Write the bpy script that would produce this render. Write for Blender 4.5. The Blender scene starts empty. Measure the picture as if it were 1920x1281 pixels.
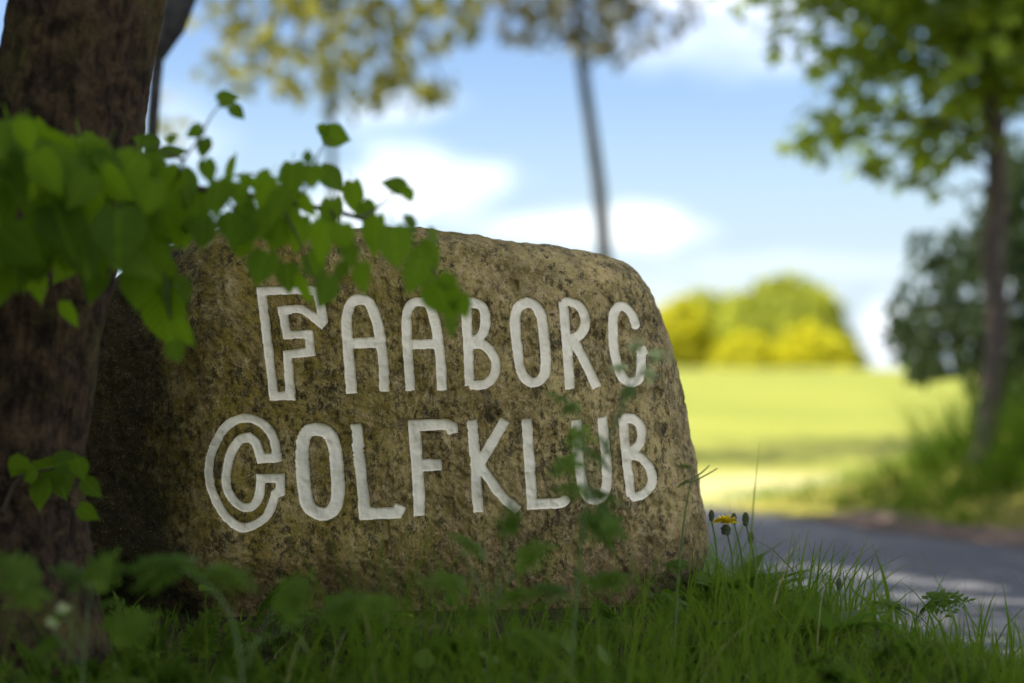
import bpy, math, random
import numpy as np
from mathutils import Vector, Matrix

random.seed(7)
RNG = np.random.default_rng(7)
S = bpy.context.scene
COL = S.collection

# ------------------------------------------------------------------ camera
FPX = 4533.0          # focal length in photo pixels (85 mm lens)
HZ = 740.0            # photo row of the horizon
CH = 0.42             # camera height
cam_d = bpy.data.cameras.new('camera')
cam = bpy.data.objects.new('camera', cam_d); COL.objects.link(cam)
cam.location = (0, 0, CH); cam.rotation_euler = (math.pi / 2, 0, 0)
cam_d.lens = 85.0; cam_d.sensor_width = 36.0
cam_d.shift_y = (HZ - 640.5) / 1920.0
cam_d.clip_start = 0.05; cam_d.clip_end = 3000
cam_d.dof.use_dof = True
cam_d.dof.focus_distance = 4.5
cam_d.dof.aperture_fstop = 2.0
S.camera = cam

# ------------------------------------------------------------------ light
SUN_EL, SUN_AZ = math.radians(54), math.radians(-98)   # azimuth from +Y, clockwise towards +X
tosun = Vector((math.sin(SUN_AZ) * math.cos(SUN_EL), math.cos(SUN_AZ) * math.cos(SUN_EL), math.sin(SUN_EL)))
sun_d = bpy.data.lights.new('sun', 'SUN'); sun_d.energy = 3.7; sun_d.angle = math.radians(0.53)
sun_d.color = (1.0, 0.93, 0.82)
sun = bpy.data.objects.new('sun', sun_d); COL.objects.link(sun)
sun.rotation_euler = tosun.to_track_quat('Z', 'Y').to_euler()
sun.location = (-20, 0, 30)

world = bpy.data.worlds.new('World'); S.world = world; world.use_nodes = True
wn, wl = world.node_tree.nodes, world.node_tree.links
wn.clear()
def W(t, **k):
    n = wn.new(t)
    for a, b in k.items(): setattr(n, a, b)
    return n
w_out = W('ShaderNodeOutputWorld'); w_bg = W('ShaderNodeBackground')
w_sky = W('ShaderNodeTexSky', sky_type='NISHITA', sun_disc=False)
w_sky.sun_elevation = SUN_EL; w_sky.sun_rotation = SUN_AZ
w_sky.air_density = 1.0; w_sky.dust_density = 0.3; w_sky.ozone_density = 2.0
SKY = 0.075
CLOUD = 17.0
w_bg.inputs['Strength'].default_value = SKY
w_tc = W('ShaderNodeTexCoord')
w_noise = W('ShaderNodeTexNoise'); w_noise.inputs['Scale'].default_value = 22; w_noise.inputs['Detail'].default_value = 6
w_map = W('ShaderNodeMapping'); w_map.inputs['Scale'].default_value = (1, 1, 2.2); w_map.inputs['Location'].default_value = (2.4, 8.8, 1.4)
wl.new(w_tc.outputs['Generated'], w_map.inputs['Vector']); wl.new(w_map.outputs[0], w_noise.inputs['Vector'])
def wmath(op, a, b=None, clamp=False):
    n = W('ShaderNodeMath', operation=op); n.use_clamp = clamp
    for i, v in enumerate((a, b)):
        if v is None: continue
        if isinstance(v, (int, float)): n.inputs[i].default_value = v
        else: wl.new(v, n.inputs[i])
    return n.outputs[0]
# scattered clouds over the whole sky
n2 = W('ShaderNodeTexNoise'); n2.inputs['Scale'].default_value = 3.1; n2.inputs['Detail'].default_value = 7
wl.new(w_map.outputs[0], n2.inputs['Vector'])
mr = W('ShaderNodeMapRange', interpolation_type='SMOOTHSTEP')
mr.inputs[1].default_value = 0.47; mr.inputs[2].default_value = 0.68
wl.new(n2.outputs[0], mr.inputs[0])
mr.inputs[4].default_value = .75; dens = mr.outputs[0]
# the cumulus banks that stand over the far field (direction, half-width, half-height, density)
for px, py, rx, ry, amt in ((790, 345, 165, 88, 1.0), (660, 385, 110, 70, 0.7), (1130, 425, 250, 50, .8),
                            (1390, 70, 240, 85, .6), (1560, 10, 140, 60, .4), (1665, 620, 70, 90, .7), (1000, 560, 700, 110, .22),
                            (740, 205, 130, 40, .5), (330, 240, 120, 70, .3), (1500, 500, 400, 40, .2)):
    v = Vector(((px - 960) / FPX, 1, (HZ - py) / FPX)).normalized()
    sub = W('ShaderNodeVectorMath', operation='SUBTRACT'); sub.inputs[1].default_value = v
    wl.new(w_tc.outputs['Generated'], sub.inputs[0])
    sc = W('ShaderNodeVectorMath', operation='MULTIPLY'); sc.inputs[1].default_value = (FPX / rx, FPX / rx, FPX / ry)
    wl.new(sub.outputs[0], sc.inputs[0])
    ln = W('ShaderNodeVectorMath', operation='LENGTH'); wl.new(sc.outputs[0], ln.inputs[0])
    r = wmath('ADD', ln.outputs['Value'], wmath('MULTIPLY', wmath('SUBTRACT', w_noise.outputs[0], 0.5), 2.0))
    m = W('ShaderNodeMapRange', interpolation_type='SMOOTHSTEP')
    m.inputs[1].default_value = 1.2; m.inputs[2].default_value = 0.25; m.inputs[3].default_value = 0; m.inputs[4].default_value = amt * .23
    wl.new(r, m.inputs[0])
    dens = wmath('MAXIMUM', dens, m.outputs[0])
w_mix = W('ShaderNodeMix', data_type='RGBA')
wl.new(dens, w_mix.inputs[0])
w_hs = W('ShaderNodeHueSaturation'); w_hs.inputs['Saturation'].default_value = 1.25; w_hs.inputs['Hue'].default_value = .52; w_hs.inputs['Value'].default_value = .62
wl.new(w_sky.outputs[0], w_hs.inputs['Color']); w_hz = W('ShaderNodeMix', data_type='RGBA'); w_sx = W('ShaderNodeSeparateXYZ'); wl.new(w_tc.outputs['Generated'], w_sx.inputs[0])
w_hr = W('ShaderNodeMapRange', interpolation_type='SMOOTHERSTEP'); wl.new(w_sx.outputs[2], w_hr.inputs[0])
w_hr.inputs[1].default_value = .15; w_hr.inputs[2].default_value = -.01; w_hr.inputs[4].default_value = .92
wl.new(w_hr.outputs[0], w_hz.inputs[0]); wl.new(w_hs.outputs[0], w_hz.inputs[6]); w_hz.inputs[7].default_value = (2.42, 2.95, 3.75, 1)
wl.new(w_hz.outputs[2], w_mix.inputs[6])
w_mix.inputs[7].default_value = (CLOUD * 1.0, CLOUD * .965, CLOUD * .92, 1)
wl.new(w_mix.outputs[2], w_bg.inputs['Color']); wl.new(w_bg.outputs[0], w_out.inputs[0])

S.view_settings.view_transform = 'Standard'; S.view_settings.look = 'None'
S.view_settings.gamma = 1; S.view_settings.use_curve_mapping = False
S.view_settings.exposure = 1.85
S.cycles.use_denoising = True
S.cycles.max_bounces = 8; S.cycles.transparent_max_bounces = 8
S.cycles.caustics_reflective = False; S.cycles.caustics_refractive = False

# ------------------------------------------------------------------ helpers
def at(px, py, d):
    """The world point seen at photo pixel (px, py) at depth d."""
    return Vector(((px - 960) / FPX * d, d, CH + (HZ - py) / FPX * d))

def tag(o, label=None, cat=None, group=None, kind=None):
    if label: o['label'] = label
    if cat: o['category'] = cat
    if group: o['group'] = group
    if kind: o['kind'] = kind
    return o

def empty(name, loc, label=None, cat=None, group=None):
    o = bpy.data.objects.new(name, None); COL.objects.link(o); o.location = loc
    o.empty_display_size = .1
    return tag(o, label, cat, group)

def mesh_np(name, V, tris=None, quads=None, mat=None, smooth=False):
    me = bpy.data.meshes.new(name)
    V = np.asarray(V, dtype=np.float32).reshape(-1, 3)
    nt = 0 if tris is None else len(tris); nq = 0 if quads is None else len(quads)
    me.vertices.add(len(V)); me.vertices.foreach_set('co', V.ravel())
    loops = []
    if nt: loops.append(np.asarray(tris, dtype=np.int32).ravel())
    if nq: loops.append(np.asarray(quads, dtype=np.int32).ravel())
    loops = np.concatenate(loops)
    me.loops.add(len(loops)); me.loops.foreach_set('vertex_index', loops)
    me.polygons.add(nt + nq)
    st = np.concatenate([np.arange(nt) * 3, nt * 3 + np.arange(nq) * 4]).astype(np.int32)
    me.polygons.foreach_set('loop_start', st)
    me.polygons.foreach_set('use_smooth', np.full(nt + nq, smooth, dtype=bool))
    me.update(calc_edges=True); me.validate()
    if mat: me.materials.append(mat)
    return me

def obj(name, me, parent=None, loc=(0, 0, 0), kind=None):
    o = bpy.data.objects.new(name, me); COL.objects.link(o); o.location = loc
    if parent: o.parent = parent
    if kind: o['kind'] = kind
    return o

def _hash(ix, iy, iz):
    h = (ix.astype(np.uint32) * np.uint32(374761393) + iy.astype(np.uint32) * np.uint32(668265263) + iz.astype(np.uint32) * np.uint32(2147483647 - 58))
    h = (h ^ (h >> np.uint32(13))) * np.uint32(1274126177)
    h = h ^ (h >> np.uint32(16))
    return (h & np.uint32(0xFFFFFF)).astype(np.float64) / float(0xFFFFFF) * 2 - 1

def vnoise(p):
    p = np.asarray(p, dtype=np.float64); i = np.floor(p); f = p - i
    f = f * f * f * (f * (f * 6 - 15) + 10); i = i.astype(np.int64)
    r = 0
    for dx in (0, 1):
        wx = f[:, 0] if dx else 1 - f[:, 0]
        for dy in (0, 1):
            wy = f[:, 1] if dy else 1 - f[:, 1]
            for dz in (0, 1):
                wz = f[:, 2] if dz else 1 - f[:, 2]
                r = r + wx * wy * wz * _hash(i[:, 0] + dx, i[:, 1] + dy, i[:, 2] + dz)
    return r

def fbm(p, o=4, g=.5):
    p = np.asarray(p, dtype=np.float64); a, r, t = 1.0, 0, 0
    for k in range(o):
        r = r + a * vnoise(p + 17.3 * k); t += a; a *= g; p = p * 2.03
    return r / t

def sstep(a, b, x):
    t = np.clip((x - a) / (b - a), 0, 1); return t * t * (3 - 2 * t)

def norm(v): return v / np.maximum(np.linalg.norm(v, axis=-1, keepdims=True), 1e-9)

def frames(tip, nrm):
    """Rotation matrices (N,3,3) whose columns are side, tip, normal."""
    tip = norm(tip); side = norm(np.cross(tip, nrm)); n = np.cross(side, tip)
    return np.stack([side, tip, n], axis=2)

def scatter(tv, tf, pos, R, scale):
    """Many copies of one template in one vertex array: (verts, faces)."""
    n, k = len(pos), len(tv)
    V = np.einsum('nij,kj->nki', R, tv) * np.asarray(scale).reshape(-1, 1, 1) + np.asarray(pos)[:, None, :]
    F = (np.asarray(tf)[None] + (np.arange(n) * k)[:, None, None]).reshape(-1, np.asarray(tf).shape[1])
    return V.reshape(-1, 3), F

def tube(pts, rad, seg=8, closed_end=True):
    """Verts and quads of a tapered tube along a smooth path."""
    P = np.array([tuple(p) for p in pts], dtype=float); n = len(P)
    rad = np.broadcast_to(np.asarray(rad, dtype=float), (n,)) if np.ndim(rad) == 0 else np.asarray(rad, dtype=float)
    T = norm(np.gradient(P, axis=0)); up = np.array([0.13, 0.97, 0.21])
    A = norm(np.cross(T, up)); B = np.cross(T, A)
    th = np.arange(seg) / seg * 2 * math.pi
    V = P[:, None] + rad[:, None, None] * (np.cos(th)[None, :, None] * A[:, None] + np.sin(th)[None, :, None] * B[:, None])
    Q = []
    for i in range(n - 1):
        for j in range(seg):
            k = (j + 1) % seg
            Q.append((i * seg + j, i * seg + k, (i + 1) * seg + k, (i + 1) * seg + j))
    return V.reshape(-1, 3), np.array(Q)

def curve(pts, n):
    """Catmull-Rom through control points, n samples."""
    P = np.array([tuple(p) for p in pts], dtype=float)
    if len(P) == 2: return P[0] + (P[1] - P[0]) * np.linspace(0, 1, n)[:, None]
    E = np.vstack([2 * P[0] - P[1], P, 2 * P[-1] - P[-2]])
    out = []
    for t in np.linspace(0, len(P) - 1 - 1e-6, n):
        i = int(t); f = t - i; a, b, c, d = E[i:i + 4]
        out.append(.5 * (2 * b + (c - a) * f + (2 * a - 5 * b + 4 * c - d) * f * f + (3 * b - a - 3 * c + d) * f ** 3))
    return np.array(out)

def join(parts):
    """Concatenate (verts, faces) pairs."""
    V, F, o = [], [], 0
    for v, f in parts:
        V.append(v); F.append(np.asarray(f) + o); o += len(v)
    return np.vstack(V), np.vstack(F)

# ------------------------------------------------------------------ materials
class Mat:
    def __init__(s, name):
        s.m = bpy.data.materials.new(name); s.m.use_nodes = True
        s.n, s.l = s.m.node_tree.nodes, s.m.node_tree.links; s.n.clear()
        s.out = s.new('ShaderNodeOutputMaterial'); s.b = s.new('ShaderNodeBsdfPrincipled')
        s.l.new(s.b.outputs[0], s.out.inputs[0])
    def new(s, t, **k):
        n = s.n.new(t)
        for a, b in k.items(): setattr(n, a, b)
        return n
    def put(s, sock, v):
        if isinstance(v, bpy.types.NodeSocket): s.l.new(v, sock)
        elif isinstance(v, (tuple, list)): sock.default_value = (*v, 1) if len(v) == 3 and sock.type == 'RGBA' else v
        else: sock.default_value = v
    def coord(s, scale=(1, 1, 1), which='Object'):
        t = s.new('ShaderNodeTexCoord'); m = s.new('ShaderNodeMapping'); m.inputs['Scale'].default_value = scale
        s.l.new(t.outputs[which], m.inputs[0]); return m.outputs[0]
    def noise(s, scale, detail=4, rough=.55, vec=None, dist=0):
        n = s.new('ShaderNodeTexNoise'); s.put(n.inputs['Scale'], scale); s.put(n.inputs['Detail'], detail)
        s.put(n.inputs['Roughness'], rough); s.put(n.inputs['Distortion'], dist)
        if vec is not None: s.l.new(vec, n.inputs['Vector'])
        return n.outputs[0]
    def voro(s, scale, vec=None, feature='F1'):
        n = s.new('ShaderNodeTexVoronoi', feature=feature); s.put(n.inputs['Scale'], scale)
        if vec is not None: s.l.new(vec, n.inputs['Vector'])
        return n.outputs['Distance']
    def ramp(s, x, a, b, lo=0.0, hi=1.0):
        n = s.new('ShaderNodeMapRange', interpolation_type='SMOOTHSTEP')
        s.put(n.inputs[0], x); s.put(n.inputs[1], a); s.put(n.inputs[2], b); s.put(n.inputs[3], lo); s.put(n.inputs[4], hi)
        return n.outputs[0]
    def mix(s, f, a, b, blend='MIX'):
        n = s.new('ShaderNodeMix', data_type='RGBA', blend_type=blend)
        s.put(n.inputs[0], f); s.put(n.inputs[6], a); s.put(n.inputs[7], b); return n.outputs[2]
    def math(s, op, a, b=0.0):
        n = s.new('ShaderNodeMath', operation=op); s.put(n.inputs[0], a); s.put(n.inputs[1], b); return n.outputs[0]
    def bump(s, h, strength=.5, dist=.01):
        n = s.new('ShaderNodeBump'); s.put(n.inputs['Strength'], strength); s.put(n.inputs['Distance'], dist); s.put(n.inputs['Height'], h)
        s.l.new(n.outputs[0], s.b.inputs['Normal']); return n
    def base(s, c, rough=.7, spec=.4):
        s.put(s.b.inputs['Base Color'], c); s.put(s.b.inputs['Roughness'], rough); s.put(s.b.inputs['Specular IOR Level'], spec)

def leaf_mat(name, c1, c2, trans=.45, rough=.45, island=True, tcol=None, spec=.4, veins=False, dry=0.0):
    """Leaf: gloss and colour on top, light passing through from behind."""
    m = Mat(name)
    if island: r = m.new('ShaderNodeNewGeometry').outputs['Random Per Island']
    else: r = m.new('ShaderNodeObjectInfo').outputs['Random']
    c = m.mix(r, c1, c2)
    if dry: c = m.mix(m.ramp(r, 1 - dry, 1 - dry + .01), c, (.34, .27, .12))
    v = m.noise(30, 3, vec=m.coord())
    c = m.mix(m.ramp(v, .35, .7, 0, .35), c, tuple(x * .7 for x in c1))
    if veins:
        sx = m.new('ShaderNodeSeparateXYZ'); m.l.new(m.coord(), sx.inputs[0]); ax = m.math('ABSOLUTE', sx.outputs[0])
        ph = m.math('PINGPONG', m.math('ADD', m.math('MULTIPLY', m.math('SUBTRACT', sx.outputs[1], m.math('MULTIPLY', ax, .75)), 6.5), 20.0), .5)
        vein = m.math('MAXIMUM', m.ramp(ph, .10, .02), m.ramp(ax, .030, .012))
        c = m.mix(m.math('MULTIPLY', vein, .55), c, tuple(min(1, x * 2.1) for x in c2)); m.bump(m.math('ADD', vein, m.noise(9, 3, vec=m.coord())), .5, .03)
    m.base(c, rough, spec)
    t = m.new('ShaderNodeBsdfTranslucent')
    tc = m.mix(.75, c, tcol or tuple(min(1, x * 2.6) for x in c2)); m.put(t.inputs[0], tc)
    ms = m.new('ShaderNodeMixShader'); m.put(ms.inputs[0], trans)
    m.l.new(m.b.outputs[0], ms.inputs[1]); m.l.new(t.outputs[0], ms.inputs[2]); m.l.new(ms.outputs[0], m.out.inputs[0])
    return m.m

def bark_mat(name, dark, light, moss=None, scale=1.0, flat=6):
    m = Mat(name)
    vs = m.coord((scale * 1.0, scale * 1.0, scale / flat)); vh = m.coord((scale, scale, scale))
    n1 = m.noise(38, 7, .65, vs, .4); n2 = m.noise(9, 4, .6, vh); n3 = m.noise(120, 4, .6, vh)
    c = m.mix(m.ramp(n1, .36, .64), dark, light)
    c = m.mix(m.ramp(n2, .5, .72, 0, .6), c, tuple(x * 1.7 for x in light))
    c = m.mix(m.ramp(n3, .56, .72, 0, .5), c, tuple(x * .4 for x in dark))
    if moss:
        n4 = m.noise(5, 5, .6, vh); c = m.mix(m.ramp(n4, .52, .68, 0, .8), c, moss)
    m.base(c, .9, .2); h = m.math('ADD', n1, m.math('MULTIPLY', n3, .4)); m.bump(h, .9, .012 / scale)
    return m.m

# ------------------------------------------------------------------ the lie of the land
R0 = np.array([2.22, 10.47]); RU = np.array([-.283, .959]); RN = np.array([.959, .283])
RW = 2.5
def zt(x, y):
    x = np.asarray(x, dtype=float); y = np.asarray(y, dtype=float)
    q = (x - R0[0]) * RN[0] + (y - R0[1]) * RN[1]
    f = -.25 + 1.66 * sstep(10, 96, y) * .35 + 1.66 * .65 * np.clip((y - 18) / 74, 0, 1) - .9 * sstep(96, 200, y)
    left = .25 * sstep(-RW - .03, -RW - .72, q) * (1 - sstep(12, 20, y))
    bank = .75 * sstep(.1, 2.2, q) * (1 - sstep(12.8, 16.5, y)) * sstep(5, 8, y)
    p = np.stack([x * 1.3, y * 1.3, 0 * x], -1).reshape(-1, 3)
    left = left - .085 * sstep(4.5, 3.8, y)
    ripple = vnoise(p).reshape(x.shape) * .018 * (sstep(-RW - .05, -RW - .4, q) + sstep(.1, .5, q))
    return f + left + bank + ripple

def sheet(name, xs, ys, mat, dz=0.0):
    X, Y = np.meshgrid(xs, ys); Z = zt(X, Y) + dz
    V = np.stack([X, Y, Z], -1).reshape(-1, 3); nx, ny = len(xs), len(ys)
    i = (np.arange(ny - 1)[:, None] * nx + np.arange(nx - 1)[None]).ravel()
    Q = np.stack([i, i + 1, i + nx + 1, i + nx], 1)
    return obj(name, mesh_np(name, V, quads=Q, mat=mat, smooth=True), kind='structure')

m = Mat('soil')
c = m.mix(m.ramp(m.noise(5, 5, vec=m.coord()), .4, .6), (.035, .028, .014), (.05, .06, .015))
c = m.mix(m.ramp(m.noise(60, 3, vec=m.coord()), .55, .7, 0, .6), c, (.09, .065, .035))
sx = m.new('ShaderNodeSeparateXYZ'); m.l.new(m.coord(), sx.inputs[0])
ln = m.new('ShaderNodeVectorMath', operation='DISTANCE'); m.l.new(m.coord(), ln.inputs[0]); ln.inputs[1].default_value = (0, 5, 0)
far = m.ramp(m.math('ADD', ln.outputs['Value'], m.math('MULTIPLY', m.noise(1.5, 3, vec=m.coord()), 2)), 6.0, 9.0)
c = m.mix(far, c, m.mix(m.noise(2, 4, vec=m.coord()), (.18, .18, .03), (.30, .26, .06)))
m.base(c, .95, .1); m.bump(m.noise(70, 5, vec=m.coord()), .8, .02); M_SOIL = m.m

m = Mat('mown_grass')
vv = m.coord((.35, 1.4, 1)); c = m.mix(m.ramp(m.noise(.5, 4, vec=vv), .35, .65), (.155, .185, .022), (.255, .26, .042))
c = m.mix(m.ramp(m.noise(.16, 3, vec=vv), .5, .66, 0, .7), c, (.135, .165, .018))
# worn, straw-coloured strip along the near edge of the field
sx = m.new('ShaderNodeSeparateXYZ'); m.l.new(m.coord(), sx.inputs[0])
wob = m.math('ADD', sx.outputs[1], m.math('MULTIPLY', m.noise(.7, 3, vec=m.coord()), 2.0))
strip = m.math('MULTIPLY', m.ramp(wob, 15.6, 16.6), m.ramp(wob, 21.0, 19.4))
c = m.mix(m.math('MULTIPLY', strip, .75), c, (.42, .38, .19))
c = m.mix(m.ramp(m.noise(25, 4, vec=m.coord()), .4, .7, 0, .3), c, (.12, .12, .02))
m.base(c, .9, .15); m.bump(m.noise(30, 4, vec=m.coord()), .6, .04); M_FIELD = m.m

m = Mat('asphalt')
vv = m.coord(); c = m.mix(m.noise(220, 2, vec=vv), (.045, .047, .053), (.115, .118, .126))
c = m.mix(m.ramp(m.noise(2.2, 5, vec=vv), .4, .65, 0, .55), c, (.09, .091, .097))
c = m.mix(m.ramp(m.noise(9, 4, vec=vv), .58, .72, 0, .5), c, (.13, .10, .08))
m.base(c, .75, .4); m.bump(m.voro(190, vv), .5, .006); M_ROAD = m.m

m = Mat('dry_soil')
vv = m.coord(); c = m.mix(m.noise(9, 5, vec=vv), (.10, .072, .055), (.22, .16, .12))
m.base(c, .95, .1); m.bump(m.noise(40, 5, vec=vv), .9, .03); M_DIRT = m.m

def lines(*segs):
    return np.concatenate([np.arange(a, b, s) for a, b, s in segs] + [[segs[-1][1]]])
xs = lines((-300, -20, 14), (-20, -4, 1.0), (-4, 6, .11), (6, 20, 1.0), (20, 300, 14))
sheet('ground', xs, lines((-40, -4, 3), (-4, 2, .4), (2, 14.6, .11)), M_SOIL)
sheet('field', lines((-600, -30, 30), (-30, -8, 2), (-8, 12, .4), (12, 40, 2), (40, 600, 30)), lines((14.6, 30, .4), (30, 110, 2), (110, 900, 20)), M_FIELD)

def strip(name, q0, q1, t0, t1, mat, dz, ragged=0.0, kq=14, st=.12):
    t = np.arange(t0, t1, st); k = np.linspace(0, 1, kq)
    w0 = q0 + ragged * fbm(np.stack([t * 1.7, t * 0, t * 0 + 3], 1), 4); w1 = q1 + ragged * fbm(np.stack([t * 1.9, t * 0 + 9, t * 0], 1), 4)
    q = w0[:, None] + (w1 - w0)[:, None] * k[None]
    P = R0 + t[:, None, None] * RU + q[..., None] * RN
    Z = zt(P[..., 0], P[..., 1]) + dz
    V = np.concatenate([P, Z[..., None]], -1).reshape(-1, 3); nx = kq
    i = (np.arange(len(t) - 1)[:, None] * nx + np.arange(nx - 1)[None]).ravel()
    return obj(name, mesh_np(name, V, quads=np.stack([i, i + 1, i + nx + 1, i + nx], 1), mat=mat, smooth=True), kind='structure')
strip('road', -RW, 0, -14, 26, M_ROAD, .012, .05)
strip('dirt_strip', -.10, .34, -10, 2.6, M_DIRT, .020, .16, 8)

# ------------------------------------------------------------------ the inscribed boulder
SLOPE = .28
def face_pt(px, py, off=0.0):
    """Point of the slanted plane d = 4.5 + SLOPE*x + off under a photo pixel, as (x, z)."""
    k = (px - 960) / FPX; d = (4.5 + off) / (1 - SLOPE * k)
    return k * d, CH + (HZ - py) / FPX * d
BO = Vector((-.22, 4.5, 0.0))       # the boulder's origin on the ground
D2 = .25                            # half its thickness
outline = [(300, 452), (400, 424), (500, 421), (620, 424), (740, 427), (830, 433), (940, 446), (1060, 464), (1140, 478), (1190, 499),
           (1224, 545), (1243, 600), (1262, 660), (1281, 740), (1301, 830), (1317, 890), (1328, 960), (1329, 1030), (1319, 1085),
           (1285, 1125), (1240, 1150), (1150, 1200), (1000, 1235), (800, 1245), (600, 1245), (470, 1225), (370, 1190), (330, 1235), (180, 1220),
           (80, 1120), (30, 920), (25, 790), (50, 680), (110, 570), (200, 495)]
OL = np.array([face_pt(x, y, .20) for x, y in outline])
CC = np.array(face_pt(745, 810, .0))
ang = np.arctan2(OL[:, 1] - CC[1], OL[:, 0] - CC[0]); rad = np.hypot(*(OL - CC).T)
o_ = np.argsort(ang); ang, rad = ang[o_], rad[o_]
_ta = np.linspace(-math.pi, math.pi, 1441)
_tr = np.interp(_ta, np.concatenate([ang - 2 * math.pi, ang, ang + 2 * math.pi]), np.tile(rad, 3))
_k = np.exp(-np.linspace(-2, 2, 21) ** 2); _k /= _k.sum()
_tr = np.convolve(np.concatenate([_tr[-11:-1], _tr, _tr[1:11]]), _k, 'valid')
def Rad(t): return np.interp((t + math.pi) % (2 * math.pi) - math.pi, _ta, _tr)
NEXP = 3.4
def face_depth(x, z):
    """Depth offset (y behind the slanted plane) of the boulder's front at (x, z), before carving."""
    dx, dz = x - CC[0], z - CC[1]; s = np.clip(np.hypot(dx, dz) / Rad(np.arctan2(dz, dx)), 0, 1)
    base = D2 * (1 - (1 - s ** NEXP) ** (1 / NEXP))
    # the left end is a separate weathered face that turns away from the road
    base = base + .16 * sstep(-.52, -.75, x) + .05 * sstep(.12, .02, z) * sstep(.2, -.5, x)
    return base + relief(x, z)
def relief(x, z, soft=1.0):
    p = np.stack([x, z * 0, z], -1)
    big = fbm(p * 3.1 + 5, 3) * .016
    mid = fbm(p * 15, 5, .6) * .0085
    rv = np.stack([x * 42, z * 0 + 2.2, z * 24], -1)
    pit = fbm(rv, 3)
    pit = .0105 * sstep(.05, .55, pit + .5 * fbm(p * 7 + 3, 3)) * (.6 + .4 * sstep(-.2, .3, x))
    fine = fbm(p * 95, 3, .6) * .0034
    return big + (mid + pit + fine) * soft

# letter strokes traced as photo pixels: (list of polylines, stroke width in px); C = closed
def arc(cx, cy, rx, ry, a0, a1, n=14):
    return [(cx + rx * math.cos(math.radians(a)), cy - ry * math.sin(math.radians(a))) for a in np.linspace(a0, a1, n)]
LETTERS = [
 ('F', 17, [[(484, 543), (566, 541), (590, 545), (601, 600), (597, 604), (561, 578), (524, 580), (532, 626), (573, 625), (577, 658), (533, 664), (538, 742), (507, 743), (484, 543)]]),
 ('A', 20, [[(655, 738), (651, 690), (645, 610), (648, 580), (656, 564), (670, 559), (686, 563), (697, 582), (708, 625), (716, 690), (717, 735)], [(651, 643), (711, 640)]]),
 ('A', 19, [[(767, 733), (764, 690), (759, 615), (761, 583), (771, 566), (786, 563), (801, 568), (810, 588), (818, 625), (825, 690), (827, 732)], [(763, 645), (820, 643)]]),
 ('B', 19, [[(872, 565), (876, 640), (880, 724)], [(872, 565), (892, 566), (905, 575), (910, 595), (907, 617), (895, 634), (876, 642)], [(882, 643), (905, 645), (921, 660), (930, 682), (925, 705), (908, 720), (880, 722)]]),
 ('O', 20, [[(989, 564), (1004, 570), (1016, 592), (1022, 640), (1024, 690), (1016, 710), (1003, 717), (990, 713), (977, 694), (970, 650), (966, 600), (972, 574), (989, 564)]]),
 ('R', 19, [[(1057, 562), (1064, 640), (1071, 730)], [(1057, 562), (1080, 566), (1094, 580), (1100, 602), (1094, 620), (1082, 630), (1067, 633)], [(1076, 634), (1100, 680), (1122, 727)]]),
 ('G', 19, [[(1197, 613), (1190, 590), (1175, 573), (1163, 572), (1154, 588), (1152, 620), (1157, 670), (1168, 703), (1183, 717), (1197, 714), (1205, 700), (1207, 660), (1200, 665)]]),
 ('G', 17, [[(512, 860), (508, 830), (494, 804), (470, 787), (442, 786), (415, 802), (396, 833), (384, 870), (386, 915), (404, 955), (430, 985), (455, 993), (490, 975), (505, 945), (509, 930), (519, 926), (518, 899), (482, 900), (478, 935), (465, 953), (449, 954), (430, 940), (417, 915), (418, 880), (428, 845), (443, 826), (460, 821), (473, 833), (482, 862), (512, 860)]]),
 ('O', 25, [[(586, 806), (605, 810), (620, 832), (626, 870), (629, 920), (624, 950), (610, 966), (592, 966), (575, 955), (566, 930), (561, 880), (562, 830), (572, 810), (586, 806)]]),
 ('L', 22, [[(663, 794), (668, 850), (676, 920), (680, 967), (742, 965), (749, 950)]]),
 ('F', 22, [[(784, 971), (781, 900), (774, 799), (830, 797), (845, 801), (848, 815)], [(783, 875), (827, 873)]]),
 ('K', 20, [[(884, 787), (890, 860), (896, 964)], [(948, 787), (898, 872), (935, 925), (972, 960)]]),
 ('L', 20, [[(988, 785), (992, 850), (998, 948), (1050, 946), (1062, 940)]]),
 ('U', 20, [[(1082, 787), (1086, 850), (1093, 905), (1104, 934), (1120, 940), (1134, 930), (1141, 905), (1138, 850), (1131, 782)]]),
 ('B', 19, [[(1171, 784), (1178, 860), (1187, 934)], [(1171, 784), (1190, 786), (1203, 797), (1207, 815), (1201, 836), (1179, 852)], [(1186, 853), (1207, 861), (1222, 880), (1227, 900), (1221, 918), (1206, 931), (1187, 935)]]),
]
def surf_pt(px, py):
    off = 0.0
    for _ in range(4):
        x, z = face_pt(px, py, off); off = float(face_depth(np.array([x]), np.array([z]))[0] - relief(np.array([x]), np.array([z]))[0])
    return x, z
def smooth_poly(P):
    """Rounds the gentle bends of a traced line and keeps its sharp corners."""
    closed = np.hypot(*(P[0] - P[-1])) < 1e-6; runs, cur = [], [P[0]]
    for k in range(1, len(P) - 1):
        a, b = P[k] - P[k - 1], P[k + 1] - P[k]; cur.append(P[k])
        if abs(math.degrees(math.atan2(a[0] * b[1] - a[1] * b[0], a @ b))) > 52: runs.append(cur); cur = [P[k]]
    cur.append(P[-1]); runs.append(cur); out = [P[0]]
    for rn in runs:
        if len(rn) < 3: out += rn[1:]; continue
        c3 = curve([(p[0], p[1], 0) for p in rn], 4 * (len(rn) - 1) + 1)[:, :2]; out += list(c3[1:-1]) + [rn[-1]]
    return np.array(out), closed
STROKES = []
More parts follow.
